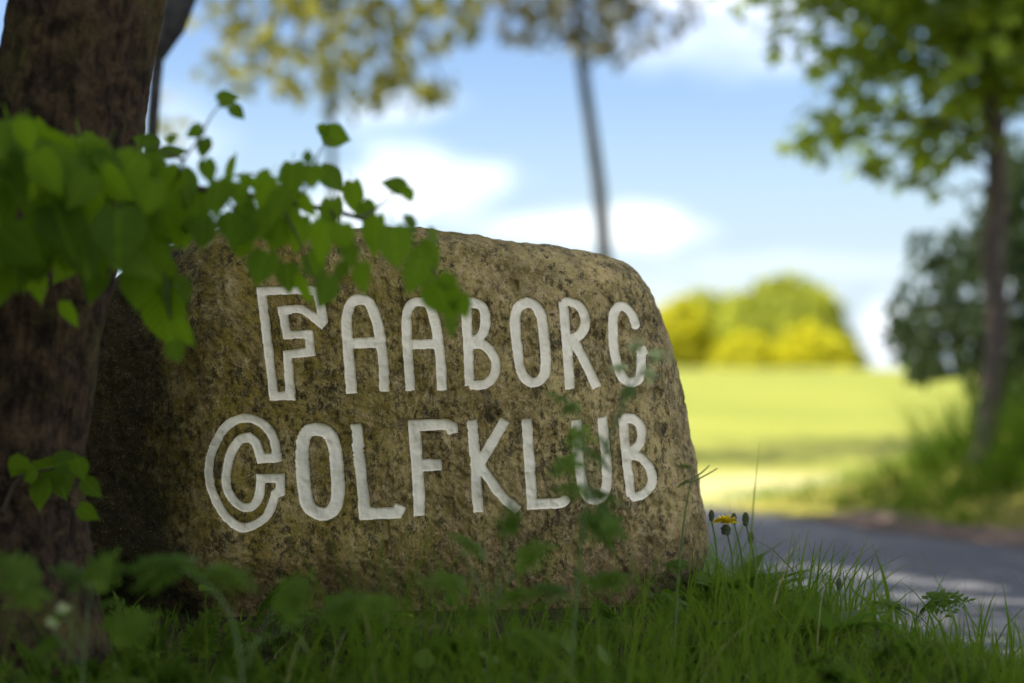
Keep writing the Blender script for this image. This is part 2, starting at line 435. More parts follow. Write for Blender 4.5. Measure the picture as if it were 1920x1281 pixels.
for ch, w, polys in LETTERS:
    segs = []; hw = w * .5 * .00101
    for pl in polys:
        P, closed = smooth_poly(np.array([surf_pt(*p) for p in pl])); n = len(P) - 1
        def mitre(k0, k1):
            a, b = P[k0 + 1] - P[k0], P[k1 + 1] - P[k1]; t = abs(math.atan2(a[0] * b[1] - a[1] * b[0], a @ b))
            return min(hw * 1.3, hw * math.tan(min(t, 2.4) / 2))
        for k in range(n):
            e0 = mitre(k - 1, k) if k else (mitre(n - 1, 0) if closed else 0)
            e1 = mitre(k, k + 1) if k < n - 1 else (mitre(n - 1, 0) if closed else 0)
            segs.append((P[k], P[k + 1], e0, e1, hw, k == 0 and not closed, k == n - 1 and not closed))
    STROKES.append((ch, hw, segs))
def seg_dist(x, z, segs):
    """Distance from the stroke's middle, with square ends and mitred corners."""
    d = np.full(x.shape, 9.0)
    for a, b, e0, e1, hw, open0, open1 in segs:
        ab = b - a; L = math.hypot(*ab) + 1e-9; u = ab / L
        t = (x - a[0]) * u[0] + (z - a[1]) * u[1]; p = np.abs((z - a[1]) * u[0] - (x - a[0]) * u[1])
        c = np.hypot(p, np.maximum(np.maximum(-t, t - L), 0))
        if open0: c = np.maximum(c, hw - t)
        if open1: c = np.maximum(c, hw + t - L)
        if max(e0, e1) > .3 * hw:
            c = np.minimum(c, np.maximum(p, hw + np.maximum(-t - e0, t - L - e1)))
        d = np.minimum(d, c)
    return d
def stroke_half(x, z, hw):
    """Half-width of the chiselled stroke, ragged at its rim."""
    p = np.stack([x * 110, z * 0 + 7, z * 110], -1)
    return hw * (1 + .05 * fbm(np.stack([x * 25, z * 0, z * 25], -1), 2)) + .0011 * fbm(p, 2)

NT = 1500
prof = np.concatenate([np.linspace(0, .9, 230) ** .75 * (.96 / .9 ** .75), np.linspace(.963, 1, 26)])
prof = np.clip(prof, 0, 1)
th = np.linspace(-math.pi, math.pi, NT, endpoint=False)
def ring_xyz(s, back):
    r = Rad(th) * s; x = CC[0] + r * np.cos(th); z = CC[1] + r * np.sin(th)
    if not back: return x, face_depth(x, z), z
    f = face_depth(x, z)
    rim = D2 + .16 * sstep(-.52, -.75, x) + .05 * sstep(.12, .02, z) * sstep(.2, -.5, x)
    return x, rim + D2 * (1 - s ** 2.6) ** (1 / 2.6) + fbm(np.stack([x * 4, x * 0 + 9, z * 4], -1), 3) * .03 * (1 - s ** 6) + relief(x, z), z
rows = [np.stack(ring_xyz(s, False), 1) for s in prof] + [np.stack(ring_xyz(s, True), 1) for s in np.linspace(.985, .02, 26)]
BV = np.concatenate(rows)
# rim roughness
out_w = np.concatenate([np.full(NT, s) for s in prof] + [np.full(NT, s) for s in np.linspace(.985, .02, 26)])
wob = fbm(BV * 9, 4) * .012 + fbm(BV * 45, 3) * .004
radial = BV[:, [0, 2]] - CC; radial /= np.maximum(np.linalg.norm(radial, axis=1, keepdims=True), 1e-6)
k = sstep(.93, 1.0, out_w)
BV[:, 0] += radial[:, 0] * wob * k; BV[:, 2] += radial[:, 1] * wob * k
nf = len(prof) * NT
fx, fz = BV[:nf, 0], BV[:nf, 2]
for ch, hw, segs in STROKES:
    A = np.array([p for s in segs for p in s[:2]]); lo, hi = A.min(0) - hw * 1.5, A.max(0) + hw * 1.5
    sel = np.where((fx > lo[0]) & (fx < hi[0]) & (fz > lo[1]) & (fz < hi[1]))[0]
    d = seg_dist(fx[sel], fz[sel], segs)
    h = stroke_half(fx[sel], fz[sel], hw)
    BV[sel, 1] += .0145 * sstep(1.0, .80, d / h)
BV[:, 1] += SLOPE * BV[:, 0] - SLOPE * BO.x
BV[:, 0] -= BO.x
nr = len(rows)
i = np.arange(nr - 1)[:, None] * NT; j = np.arange(NT)[None]; j2 = (j + 1) % NT
BQ = np.stack([(i + j), (i + j2), (i + NT + j2), (i + NT + j)], -1).reshape(-1, 4)

m = Mat('boulder_stone')
vo = m.coord(); vs = m.coord((1.25, 1, .78))
big = m.noise(3.2, 6, .62, vo); mid = m.noise(11, 8, .74, vo, .4); fine = m.noise(60, 6, .75, vs); grit = m.noise(260, 3, .75, vo)
pits = m.noise(30, 10, .82, vs, .2)
c = m.mix(m.ramp(mid, .40, .60), (.19, .142, .045), (.54, .42, .160))
c = m.mix(m.ramp(big, .44, .58, 0, .55), c, (.34, .235, .09))
c = m.mix(m.ramp(fine, .50, .57, 0, .8), c, (.62, .475, .235))
sx = m.new('ShaderNodeSeparateXYZ'); m.l.new(vo, sx.inputs[0])
n6 = m.noise(6, 6, .65, vo)
# ochre-green algae towards the end by the tree
lx = m.math('ADD', sx.outputs[0], m.math('MULTIPLY', m.math('SUBTRACT', n6, .5), -.9))
c = m.mix(m.math('MULTIPLY', m.ramp(lx, .45, -.25), m.ramp(m.noise(18, 8, .75, vo), .38, .58, .15, .85)), c, (.235, .175, .016))
# rust-brown soil stain along the foot
lz = m.math('ADD', sx.outputs[2], m.math('MULTIPLY', m.math('SUBTRACT', n6, .5), .8))
c = m.mix(m.ramp(lz, .22, .03, 0, .45), c, (.20, .115, .05))
# dark crust in ragged patches
patch = m.ramp(m.noise(7, 5, .6, vo), .40, .60, .35, 1.0)
c = m.mix(m.math('MULTIPLY', m.ramp(pits, .53, .56, 0, .90), patch), c, (.045, .036, .012))
c = m.mix(m.math('MULTIPLY', m.ramp(m.noise(64, 8, .82, vs), .53, .555, 0, .92), m.ramp(m.noise(9, 5, .6, vs), .38, .58, .45, 1.0)), c, (.048, .037, .013))
c = m.mix(m.ramp(m.noise(5.5, 9, .76, vs, .5), .55, .66, 0, .55), c, (.07, .053, .02))
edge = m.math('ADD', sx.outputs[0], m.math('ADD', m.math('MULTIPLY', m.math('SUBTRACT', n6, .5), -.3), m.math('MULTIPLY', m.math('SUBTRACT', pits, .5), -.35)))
c = m.mix(m.ramp(edge, -.34, -.46, 0, .86), c, (.022, .017, .006))  # shade on the end by the tree, painted into the stone colour
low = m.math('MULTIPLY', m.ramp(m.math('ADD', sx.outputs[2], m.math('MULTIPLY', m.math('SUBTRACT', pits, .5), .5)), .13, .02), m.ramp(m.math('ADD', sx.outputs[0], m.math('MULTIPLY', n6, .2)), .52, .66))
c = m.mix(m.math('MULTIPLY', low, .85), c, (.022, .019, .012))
c = m.mix(m.ramp(grit, .60, .70, 0, .55), c, (.62, .52, .32))
c = m.mix(m.ramp(grit, .42, .32, 0, .6), c, (.05, .04, .018))
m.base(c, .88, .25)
m.bump(m.math('ADD', m.math('MULTIPLY', pits, -1.0), m.math('ADD', m.math('MULTIPLY', fine, .5), m.math('MULTIPLY', grit, .35))), .8, .010)
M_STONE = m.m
m = Mat('white_letter_paint')
vo = m.coord((1, 1, 1)); c = m.mix(m.noise(28, 5, .6, vo), (.82, .745, .52), (.88, .82, .62))
c = m.mix(m.ramp(m.noise(150, 4, .6, m.coord((.5, 1, 1.8))), .60, .74, 0, .45), c, (.42, .38, .27))
c = m.mix(m.ramp(m.noise(70, 5, .7, vo), .66, .74, 0, .7), c, (.30, .25, .15))
m.base(c, .6, .35); m.bump(m.noise(160, 4, .6, m.coord((.35, 1, 1.6))), .22, .003); M_WHITE = m.m

boulder = empty('boulder', BO, 'brown weathered boulder with two rows of white carved lettering, beside the tree trunk', 'inscribed stone')
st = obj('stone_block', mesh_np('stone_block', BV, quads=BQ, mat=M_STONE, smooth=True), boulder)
G = .0019
for ch, hw, segs in STROKES:
    A = np.array([p for s in segs for p in s[:2]]); lo, hi = A.min(0) - hw * 1.6, A.max(0) + hw * 1.6
    gx, gz = np.arange(lo[0], hi[0], G), np.arange(lo[1], hi[1], G)
    X, Z = np.meshgrid(gx, gz); sh = X.shape; X, Z = X.ravel().copy(), Z.ravel().copy()
    d = seg_dist(X, Z, segs); h = stroke_half(X, Z, hw); g = d - h
    ins = g < 0
    ny, nx = sh; I = (np.arange(ny - 1)[:, None] * nx + np.arange(nx - 1)[None]).ravel()
    Q = np.stack([I, I + 1, I + nx + 1, I + nx], 1)
    Q = Q[ins[Q].sum(1) >= 2]
    used = np.zeros(len(X), bool); used[Q.ravel()] = True
    e = 2e-4
    for _ in range(2):          # draw the outer ring of vertices onto the stroke's rim
        o = np.where(used & ~ins)[0]
        dd = seg_dist(X[o], Z[o], segs); gxr = (seg_dist(X[o] + e, Z[o], segs) - dd) / e; gzr = (seg_dist(X[o], Z[o] + e, segs) - dd) / e
        g2 = np.maximum(dd - stroke_half(X[o], Z[o], hw), 0)
        X[o] -= gxr * g2; Z[o] -= gzr * g2
    d = seg_dist(X, Z, segs) / stroke_half(X, Z, hw)
    dep = .0018 + .0032 * sstep(1.0, .80, d)
    Y = face_depth(X, Z) - relief(X, Z) + relief(X, Z, .42) + .0012 + dep + SLOPE * (X - BO.x)
    keep = np.where(used)[0]; mp = np.full(len(X), -1); mp[keep] = np.arange(len(keep))
    V = np.stack([X - BO.x, Y, Z], 1)[keep]
    obj('letter', mesh_np('letter', V, quads=mp[Q], mat=M_WHITE, smooth=True), st)

# ------------------------------------------------------------------ leaf and plant templates
def fan_leaf(right, fold=.18, curl=.10, petiole=.35, pw=.012):
    """A leaf from its right-hand outline [(x, y)...], base at the origin and tip at (0, 1): folded along the midrib, curled, with a stalk."""
    n = len(right); ys = [p[1] for p in right]
    V = [(0, y if 0 < k < n - 1 else (0 if k == 0 else 1), 0) for k, (x, y) in enumerate(right)]
    V = [(0, max(0, y), -curl * max(0, y) ** 2) for (_, y, _) in V]
    def s(x, y): return (x, y, abs(x) * fold - curl * max(0, y) ** 2 - .25 * x * x)
    V += [s(x, y) for x, y in right] + [s(-x, y) for x, y in right]
    F = []
    for k in range(n - 1):
        F += [(k, n + k, n + k + 1), (k, n + k + 1, k + 1), (k, 2 * n + k + 1, 2 * n + k), (k, k + 1, 2 * n + k + 1)]
    b = len(V)
    V += [(-pw, .02, .004), (pw, .02, .004), (pw, -petiole, .10), (-pw, -petiole, .10)]
    F += [(b, b + 1, b + 2), (b, b + 2, b + 3)]
    return np.array(V, float), np.array(F)
LINDEN = fan_leaf([(0, 0), (.15, -.10), (.29, -.07), (.33, .01), (.42, .08), (.395, .13), (.47, .22), (.43, .27), (.475, .36), (.42, .42), (.44, .50), (.36, .55), (.36, .63), (.275, .67), (.26, .75), (.17, .80), (.13, .88), (.05, .93), (0, 1.06)], .24, .22)
SIMPLE = fan_leaf([(0, 0), (.30, .15), (.38, .42), (.22, .75), (0, 1)], .2, .15, .2, .01)
SPEAR = fan_leaf([(0, 0), (.11, .1), (.16, .35), (.15, .6), (.08, .85), (0, 1)], .35, .35, .15, .02)
MAPLE = fan_leaf([(0, .02), (.20, -.06), (.42, -.02), (.28, .12), (.55, .22), (.70, .42), (.48, .40), (.36, .45), (.26, .42), (.28, .62), (.16, .70), (.10, .86), (0, 1)], .12, .16, .5, .012)

def frond_template(pairs=6, leaflets=5):
    """A feathery, twice-divided leaf along +Y."""
    V, F = [], []
    rg = random.Random(5)
    def dia(o, t, l, w, nz=.0):
        t = np.array(t, float); t /= np.linalg.norm(t); s = np.array([t[1], -t[0], 0])
        b = len(V); o = np.array(o, float)
        V.extend([o, o + t * l * .38 + s * w + [0, 0, nz], o + t * l + [0, 0, -nz], o + t * l * .38 - s * w + [0, 0, nz]])
        F.extend([(b, b + 1, b + 2), (b, b + 2, b + 3)])
    def arch(y): return .28 * y - .42 * y * y
    def rib(a, b_, w):
        a, b_ = np.array(a, float), np.array(b_, float); t = b_ - a; s = np.array([t[1], -t[0], 0]); s /= np.linalg.norm(s) + 1e-9; b = len(V)
        V.extend([a - s * w, a + s * w, b_ + s * w * .6, b_ - s * w * .6]); F.extend([(b, b + 1, b + 2), (b, b + 2, b + 3)])
    for k in range(9): rib((0, k / 9, arch(k / 9)), (0, (k + 1) / 9, arch((k + 1) / 9)), .008)
    for p in range(pairs):
        L = .40 * (1 - (p / pairs) ** 1.3) + .06
        for sg in (-1, 1):
            y = .26 + .68 * p / pairs + rg.uniform(-.02, .02); d = np.array([sg * rg.uniform(.74, .86), rg.uniform(.5, .68), 0]); L2 = L * rg.uniform(.85, 1.12)
            def at_(f): return np.array([0, y, arch(y)]) + d * L2 * f + [0, 0, -.30 * f * f * L2]
            rib(at_(0), at_(.5), .006); rib(at_(.5), at_(1), .005)
            for q in range(leaflets):
                f = (q + .5) / leaflets
                for s2 in (-1, 1):
                    t = np.array([d[0] * .62 - s2 * d[1] * .75, d[1] * .62 + s2 * d[0] * .75, rg.uniform(-.15, .15)])
                    dia(at_(f), t, L2 * .50 * (1.2 - f) * rg.uniform(.8, 1.15), L2 * .13 * (1.2 - f), .012)
            dia(at_(.86), d, L2 * .36, L2 * .09)
    dia([0, .90, arch(.90)], [0, 1, 0], .16, .045)
    return np.array(V, float), np.array(F)
FROND = frond_template()

def blades(base, h, w, lean_dir, lean, seg=4):
    """Curved tapered grass blades: returns verts, quads."""
    n = len(base); t = np.linspace(0, 1, seg + 1)
    ld = np.stack([np.cos(lean_dir), np.sin(lean_dir), np.zeros(n)], 1)
    sd = np.stack([-np.sin(lean_dir + .9), np.cos(lean_dir + .9), np.zeros(n)], 1)
    c = base[:, None] + ld[:, None] * (lean * h)[:, None, None] * (t ** 1.9)[None, :, None]
    c[..., 2] += h[:, None] * (t - .32 * np.minimum(lean, 1.6)[:, None] * t ** 2.2)
    ww = w[:, None] * (1 - t ** 2.2)[None] * .5 + .00015
    V = np.stack([c - sd[:, None] * ww[..., None], c + sd[:, None] * ww[..., None]], 2).reshape(-1, 3)
    i = (np.arange(n)[:, None] * (2 * (seg + 1)) + 2 * np.arange(seg)[None]).ravel()
    return V, np.stack([i, i + 1, i + 3, i + 2], 1)

M_LINDEN = leaf_mat('linden_leaf', (.026, .062, .004), (.115, .20, .010), .48, .5, island=False, tcol=(.34, .56, .012), spec=.18, veins=True)
M_GRASS = leaf_mat('grass_blade', (.060, .110, .003), (.155, .225, .010), .44, .6, spec=.12, dry=.05, tcol=(.20, .36, .03))
M_GRASS_LIGHT = leaf_mat('bank_grass', (.055, .115, .004), (.12, .20, .008), .42, .8, spec=.05, tcol=(.24, .40, .04))
M_HERB = leaf_mat('herb_leaf', (.050, .095, .004), (.125, .195, .010), .40, .55, spec=.2, tcol=(.16, .32, .03))
M_HERB_ONE = leaf_mat('weed_leaf', (.065, .125, .007), (.125, .20, .014), .40, .55, spec=.2, island=False, tcol=(.16, .32, .04))
M_CROWN = leaf_mat('tree_crown_leaf', (.04, .09, .012), (.08, .15, .02), .40, .5, tcol=(.2, .38, .03))
M_MAPLE = leaf_mat('maple_leaf', (.075, .14, .007), (.18, .26, .012), .45, .45, island=False, tcol=(.36, .46, .02))
M_MAPLE_S = leaf_mat('maple_foliage', (.07, .13, .007), (.17, .25, .012), .45, .45, tcol=(.36, .46, .02))
M_SHRUB = leaf_mat('dark_shrub_leaf', (.013, .030, .009), (.034, .048, .024), .25, .7, spec=.1, tcol=(.07, .11, .03))
M_FAR_A = leaf_mat('far_tree_leaf', (.03, .05, .014), (.17, .165, .025), .4, .5, tcol=(.34, .32, .05))
M_FAR_B = leaf_mat('bronze_tree_leaf', (.042, .050, .028), (.11, .115, .05), .35, .5, tcol=(.18, .15, .08))
M_YELLOW = leaf_mat('yellow_bush_leaf', (.27, .295, .018), (.42, .42, .026), .5, .6, tcol=(.85, .78, .02), spec=.2)
M_OLIVE = leaf_mat('round_tree_leaf', (.19, .24, .030), (.31, .35, .05), .5, .6, tcol=(.60, .62, .06), spec=.2)
M_BARK = bark_mat('rough_bark', (.013, .008, .004), (.070, .046, .023), (.085, .075, .018), 1.0, 1.3)
M_BARK2 = bark_mat('grey_bark', (.05, .038, .030), (.155, .12, .096), None, 2.0)
M_BARK3 = bark_mat('dark_bark', (.028, .027, .027), (.06, .058, .056), None, 2.0)
m = Mat('green_stem'); m.base(m.mix(m.noise(20, 3, vec=m.coord()), (.06, .11, .02), (.12, .17, .04)), .5); M_STEM = m.m
m = Mat('brown_twig'); m.base(m.mix(m.noise(60, 3, vec=m.coord()), (.03, .022, .012), (.08, .06, .03)), .8); M_TWIG = m.m
m = Mat('dandelion_yellow'); m.base(m.mix(m.noise(300, 2, vec=m.coord()), (.80, .62, .015), (.88, .76, .03)), .6); M_DAND = m.m
m = Mat('dandelion_bud'); m.base(m.mix(m.noise(400, 3, vec=m.coord((1, 1, .3))), (.035, .05, .018), (.09, .10, .04)), .7); M_BUD = m.m
m = Mat('cream_blossom'); m.base((.40, .46, .20), .7); M_BLOSSOM = m.m

# ------------------------------------------------------------------ trees
def trunk_mesh(name, pts, radii, mat, seg=48, n=160, ridge=0.0, rf=14.0, base=Vector((0, 0, 0))):
    P = curve(pts, n); r = np.interp(np.linspace(0, 1, n), np.linspace(0, 1, len(radii)), radii)
    V, Q = tube(P, r, seg)
    if ridge:
        C = np.repeat(P, seg, 0); dirv = norm(V - C)
        a = np.tile(np.arange(seg) / seg * 2 * math.pi, n); L = np.repeat(np.linspace(0, 1, n) * np.linalg.norm(np.diff(P, axis=0), axis=1).sum(), seg)
        p = np.stack([np.cos(a) * rf * .16, np.sin(a) * rf * .16, L * 1.9], 1)
        f = 1 - np.abs(fbm(p * 3.2, 4)) * 2.2
        f2 = fbm(np.stack([np.cos(a) * 2, np.sin(a) * 2, L * 2.2], 1), 3)
        bands = fbm(np.stack([np.cos(a) * 1.2, np.sin(a) * 1.2, L * 16], 1), 3)
        V = V + dirv * (ridge * f + ridge * 1.6 * f2 + ridge * .7 * bands)[:, None]
    return mesh_np(name, V - np.array(base), quads=Q, mat=mat, smooth=True)

def crown_points(ells, n, clump=.55):
    """Points in clumps within ellipsoids [(centre, radii)]."""
    out = []
    vol = np.array([r[0] * r[1] * r[2] for _, r in ells]); cnt = np.maximum(1, (vol / vol.sum() * n)).astype(int)
    for (c, r), k in zip(ells, cnt):
        m_ = max(3, k // 45)
        cc = norm(RNG.normal(size=(m_, 3))) * (RNG.random((m_, 1)) ** .4)
        idx = RNG.integers(0, m_, k)
        p = cc[idx] + RNG.normal(size=(k, 3)) * clump * .3
        out.append(np.array(c) + p * np.array(r))
    return np.vstack(out)

def foliage(name, pts, size, mat, parent, base, tmpl=SIMPLE, droop=.5, upn=.6):
    n = len(pts)
    tip = norm(RNG.normal(size=(n, 3)) + [0, 0, -droop]); nr_ = norm(RNG.normal(size=(n, 3)) + [0, 0, upn * 1.5])
    V, F = scatter(tmpl[0], tmpl[1], pts - np.array(base), frames(tip, nr_), size * RNG.uniform(.65, 1.25, n))
    return obj(name, mesh_np(name, V, tris=F, mat=mat, smooth=True), parent, kind='stuff')

def crown_gaps(P):
    """Drops the leaves that stand in the two gaps through which the sun reaches the road."""
    t = (P[:, 2] + .25) / tosun.z; g = P[:, :2] - t[:, None] * np.array([tosun.x, tosun.y])
    keep = np.ones(len(P), bool)
    for (ax, ay), (bx, by), hw in (((1.10, 9.25), (1.62, 8.25), .13), ((1.22, 7.95), (1.75, 7.6), .10), ((1.0, 8.5), (1.1, 8.3), .08)):
        a, ab = np.array([ax, ay]), np.array([bx - ax, by - ay]); k = np.clip(((g - a) @ ab) / (ab @ ab), 0, 1)
        keep &= np.linalg.norm(g - a - k[:, None] * ab, axis=1) > hw
    return P[keep]
# --- the big tree in front, at the boulder's end
TD = 4.02
b = at(5, 1210, TD); tb = Vector((b.x, TD, 0.0))
tree = empty('broad_tree', tb, 'thick leaning tree trunk with rough brown bark beside the inscribed boulder', 'tree')
tp = [at(-8, 1260, TD), at(0, 1130, TD), at(6, 980, TD), at(14, 860, TD), at(57, 560, TD), at(118, 250, TD), at(163, 0, TD), at(215, -330, TD), at(300, -900, TD), at(330, -1600, TD + .2)]
ppm = TD / FPX
tr = [x * ppm for x in (235, 180, 154, 144, 141, 140, 140, 138, 130, 105)]
trunk = obj('trunk', trunk_mesh('trunk', tp, tr, M_BARK, 360, 560, .0055, base=tb), tree)
top = Vector(tp[-1])
for k, (e, r0) in enumerate((((-4.8, 4.2, 6.0), .07), ((-3.0, 1.6, 6.2), .06), ((.4, 4.6, 6.8), .06), ((-3.4, 5.8, 6.0), .06), ((-1.8, 4.0, 7.2), .08))):
    s0 = Vector(tp[-2]).lerp(top, .4 + .12 * k)
    v, q = tube(curve([s0, s0.lerp(Vector(e), .5) + Vector((0, 0, .4)), Vector(e)], 14), np.linspace(r0, .015, 14), 8)
    obj('limb', mesh_np('limb', v - np.array(tb), quads=q, mat=M_BARK, smooth=True), tree)
foliage('crown', crown_gaps(crown_points([((-3.3, 3.5, 6.0), (3.5, 3.1, 1.7)), ((-1.2, 4.0, 6.6), (2.0, 2.0, 1.4))], 26000)), .13, M_CROWN, tree, tb)
# low sprout on the trunk
sp = [(30, 905), (70, 885), (120, 880), (160, 905)]
v, q = tube(curve([at(x, y, 3.83) for x, y in [(5, 960)] + sp], 16), np.linspace(.004, .0015, 16), 6)
sprout = obj('sprout', mesh_np('sprout', v - np.array(tb), quads=q, mat=M_TWIG), tree)
LEAF_ME = mesh_np('leaf', LINDEN[0], tris=LINDEN[1], mat=M_LINDEN, smooth=True)

def put_leaf(me, parent, base, p, tip, nrm, size, name='leaf'):
    o = bpy.data.objects.new(name, me); COL.objects.link(o); o.parent = parent
    R = frames(np.array([tip], float), np.array([nrm], float))[0]
    M = Matrix(((*R[0], 0), (*R[1], 0), (*R[2], 0), (0, 0, 0, 1))).copy()
    M = Matrix.Translation(Vector(p) - Vector(base)) @ M @ Matrix.Diagonal((size * random.uniform(.85, 1.12), size, size, 1))
    o.matrix_local = M
    return o
def screen_leaf(me, parent, base, px, py, size_px, deg, d, tilt=.45, flat=False):
    """A leaf whose middle lies at a photo pixel; deg = direction of its tip, 0 right, -90 down."""
    a = math.radians(deg); tip = Vector((math.cos(a), random.uniform(-.45, .45), math.sin(a)))
    nrm = Vector((random.gauss(0, tilt), -1, random.gauss(.25, tilt)))
    if flat: nrm = Vector((random.gauss(0, .35), random.uniform(-.75, -.15), 1))
    L = size_px * d / FPX; p = at(px, py, d) - tip.normalized() * L * .45
    return put_leaf(me, parent, base, p, tip, nrm, L)
for x, y, s_, a in ((32, 875, 62, -120), (75, 925, 85, -95), (112, 905, 80, -60), (128, 865, 70, 20), (150, 880, 60, -70), (172, 915, 55, -40), (165, 962, 52, -35), (95, 880, 70, 160), (55, 890, 50, -150)):
    screen_leaf(LEAF_ME, sprout, tb, x, y, s_ * random.uniform(.65, .9), a, 3.83 + random.uniform(-.05, .05))

# --- slim dark tree behind it
d = 7.2; fb = at(283, 1000, d); fb = Vector((fb.x, d, float(zt(fb.x, d))))
fork = empty('slim_tree', fb, 'slim dark forked stem just behind the thick tree trunk', 'tree')
ft = [fb, at(283, 700, d), at(284, 300, d), at(290, 180, d), at(298, 60, d), at(290, -120, d), at(240, -500, d), Vector((-1.9, 8.4, 5.0))]
v, q = tube(curve(ft, 40), np.linspace(.026, .03, 40) * .55 + .003, 12)
obj('trunk', mesh_np('trunk', v - np.array(fb), quads=q, mat=M_BARK3, smooth=True), fork)
v, q = tube(curve([at(298, 110, d), at(312, 62, d), at(340, -5, d), at(400, -130, d), at(560, -420, d), Vector((.3, 7.4, 4.0))], 30), np.concatenate([np.linspace(.018, .05, 8), np.linspace(.05, .03, 22)]), 12)
obj('limb', mesh_np('limb', v - np.array(fb), quads=q, mat=M_BARK3, smooth=True), fork)
foliage('crown', crown_gaps(crown_points([((-2.3, 9.7, 5.4), (3.5, 3.5, 1.7))], 23000)), .12, M_CROWN, fork, fb)

# --- linden sapling whose leafy branch reaches in front of the boulder
SD = 3.45
sb = Vector((-1.35, SD, float(zt(-1.35, SD))))
sap = empty('linden_sapling', sb, 'leafy green branch hanging in front of the inscribed boulder', 'branch')
parts = []
parts.append(tube(curve([sb, Vector((-1.33, SD, .35)), at(-330, 330, SD + .1), at(-120, 300, SD + .1), at(100, 320, SD + .1), at(300, 345, SD + .1), at(500, 372, SD + .1), at(660, 405, SD + .1), at(770, 450, SD + .08), at(825, 530, SD + .06), at(850, 600, SD + .04)], 70), np.linspace(.010, .001, 70), 8))
stem = obj('stem', mesh_np('stem', join(parts)[0] - np.array(sb), quads=join(parts)[1], mat=M_TWIG, smooth=True), sap)
for tw in ([(330, 348), (345, 300), (372, 262), (398, 215), (420, 190)], [(345, 300), (320, 290), (290, 272)], [(560, 382), (585, 320), (600, 285), (622, 262)], [(680, 410), (720, 380), (745, 352)],
           [(60, 315), (110, 420), (150, 520)], [(-60, 305), (-10, 400), (50, 500)], [(190, 330), (230, 420), (250, 500)], [(280, 345), (300, 470), (320, 600)],
           [(420, 360), (450, 420), (480, 480)], [(520, 378), (560, 450), (590, 540)], [(620, 395), (650, 450), (675, 510)], [(40, 310), (90, 260), (130, 240)], [(400, 355), (440, 330), (480, 325)]):
    dd = SD + random.uniform(-.12, .12)
    v, q = tube(curve([at(*tw[0], SD)] + [at(x, y, dd) for x, y in tw[1:]], 12), np.linspace(.0026, .0009, 12), 5)
    obj('twig', mesh_np('twig', v - np.array(sb), quads=q, mat=M_TWIG, smooth=True), sap)
hand = [(427, 184, 40, 5), (445, 210, 34, -60), (365, 247, 36, -150), (383, 278, 40, -80), (325, 284, 54, 10), (275, 265, 48, 140), (322, 259, 22, 30),
        (632, 256, 50, -20), (604, 242, 30, 170), (577, 292, 26, 90), (740, 347, 48, 175), (766, 366, 34, -70), (770, 420, 40, -60),
        (390, 320, 78, -60), (432, 318, 84, -90), (468, 342, 66, -40), (548, 338, 88, -110), (585, 330, 70, -80), (622, 335, 72, -60), (664, 372, 92, -100),
        (350, 350, 84, -80), (320, 340, 80, -130), (410, 372, 92, -100), (470, 390, 84, -70), (520, 385, 80, -110), (575, 385, 92, -80), (620, 400, 92, -95), (690, 395, 66, -60),
        (740, 462, 128, -85), (700, 440, 96, -100), (800, 492, 112, -75), (778, 515, 90, -95), (830, 560, 100, -80), (846, 606, 86, -90), (866, 574, 66, -60), (812, 445, 66, -60),
        (642, 445, 96, -85), (600, 455, 108, -100), (560, 440, 100, -80), (520, 440, 92, -95), (480, 450, 108, -85), (450, 455, 96, -100), (430, 425, 92, -70),
        (490, 500, 96, -95), (540, 520, 92, -80), (570, 545, 92, -85), (610, 545, 100, -95), (590, 500, 96, -80), (640, 510, 74, -95), (678, 520, 92, -88), (655, 478, 80, -80),
        (310, 600, 150, -85), (330, 560, 96, -75), (345, 625, 74, -80), (300, 520, 116, -95), (270, 480, 118, -85), (225, 495, 124, -100), (178, 530, 104, -92), (110, 550, 118, -95),
        (60, 520, 146, -85), (30, 490, 130, -70), (-10, 540, 120, -90), (150, 470, 124, -80), (350, 420, 96, -85), (380, 440, 88, -95), (320, 430, 108, -80), (300, 400, 96, -100), (370, 390, 92, -75), (255, 540, 92, -95),
        (330, 660, 46, -80), (130, 590, 80, -95), (840, 530, 60, -50)]
for x, y, s_, a in hand:
    if s_ > 60 and random.random() < .10: continue
    screen_leaf(LEAF_ME, sap, sb, x, y, s_ if s_ < 60 else s_ * random.uniform(.56, .84), a + random.uniform(-18, 18), SD + random.uniform(-.14, .14), .65)
for k in range(84):
    x = random.uniform(-60, 290); lo = 236 + max(0, x - 90) * .33; y = random.uniform(lo, 500)
    screen_leaf(LEAF_ME, sap, sb, x, y + 20, random.uniform(62, 108), random.gauss(-85, 30), SD + random.uniform(-.28, .22), .6)
for k in range(16):
    x = random.uniform(290, 660); y = random.uniform(345, 450)
    screen_leaf(LEAF_ME, sap, sb, x, y, random.uniform(48, 80), random.gauss(-88, 35), SD + random.uniform(-.15, .22), .45)

foliage('foliage', crown_points([((-2.0, 3.5, .9), (.62, 1.3, 1.1)), ((-2.0, 2.5, .9), (.75, 1.1, 1.2)), ((-1.9, 4.9, .8), (.5, .7, .9))], 6800), .085, leaf_mat('light_block_foliage', (.028, .062, .004), (.065, .12, .007), .35, .5, tcol=(.17, .34, .008), spec=.18), sap, sb, LINDEN, .8)  # unseen bush body, added to block light from the left on trunk and boulder
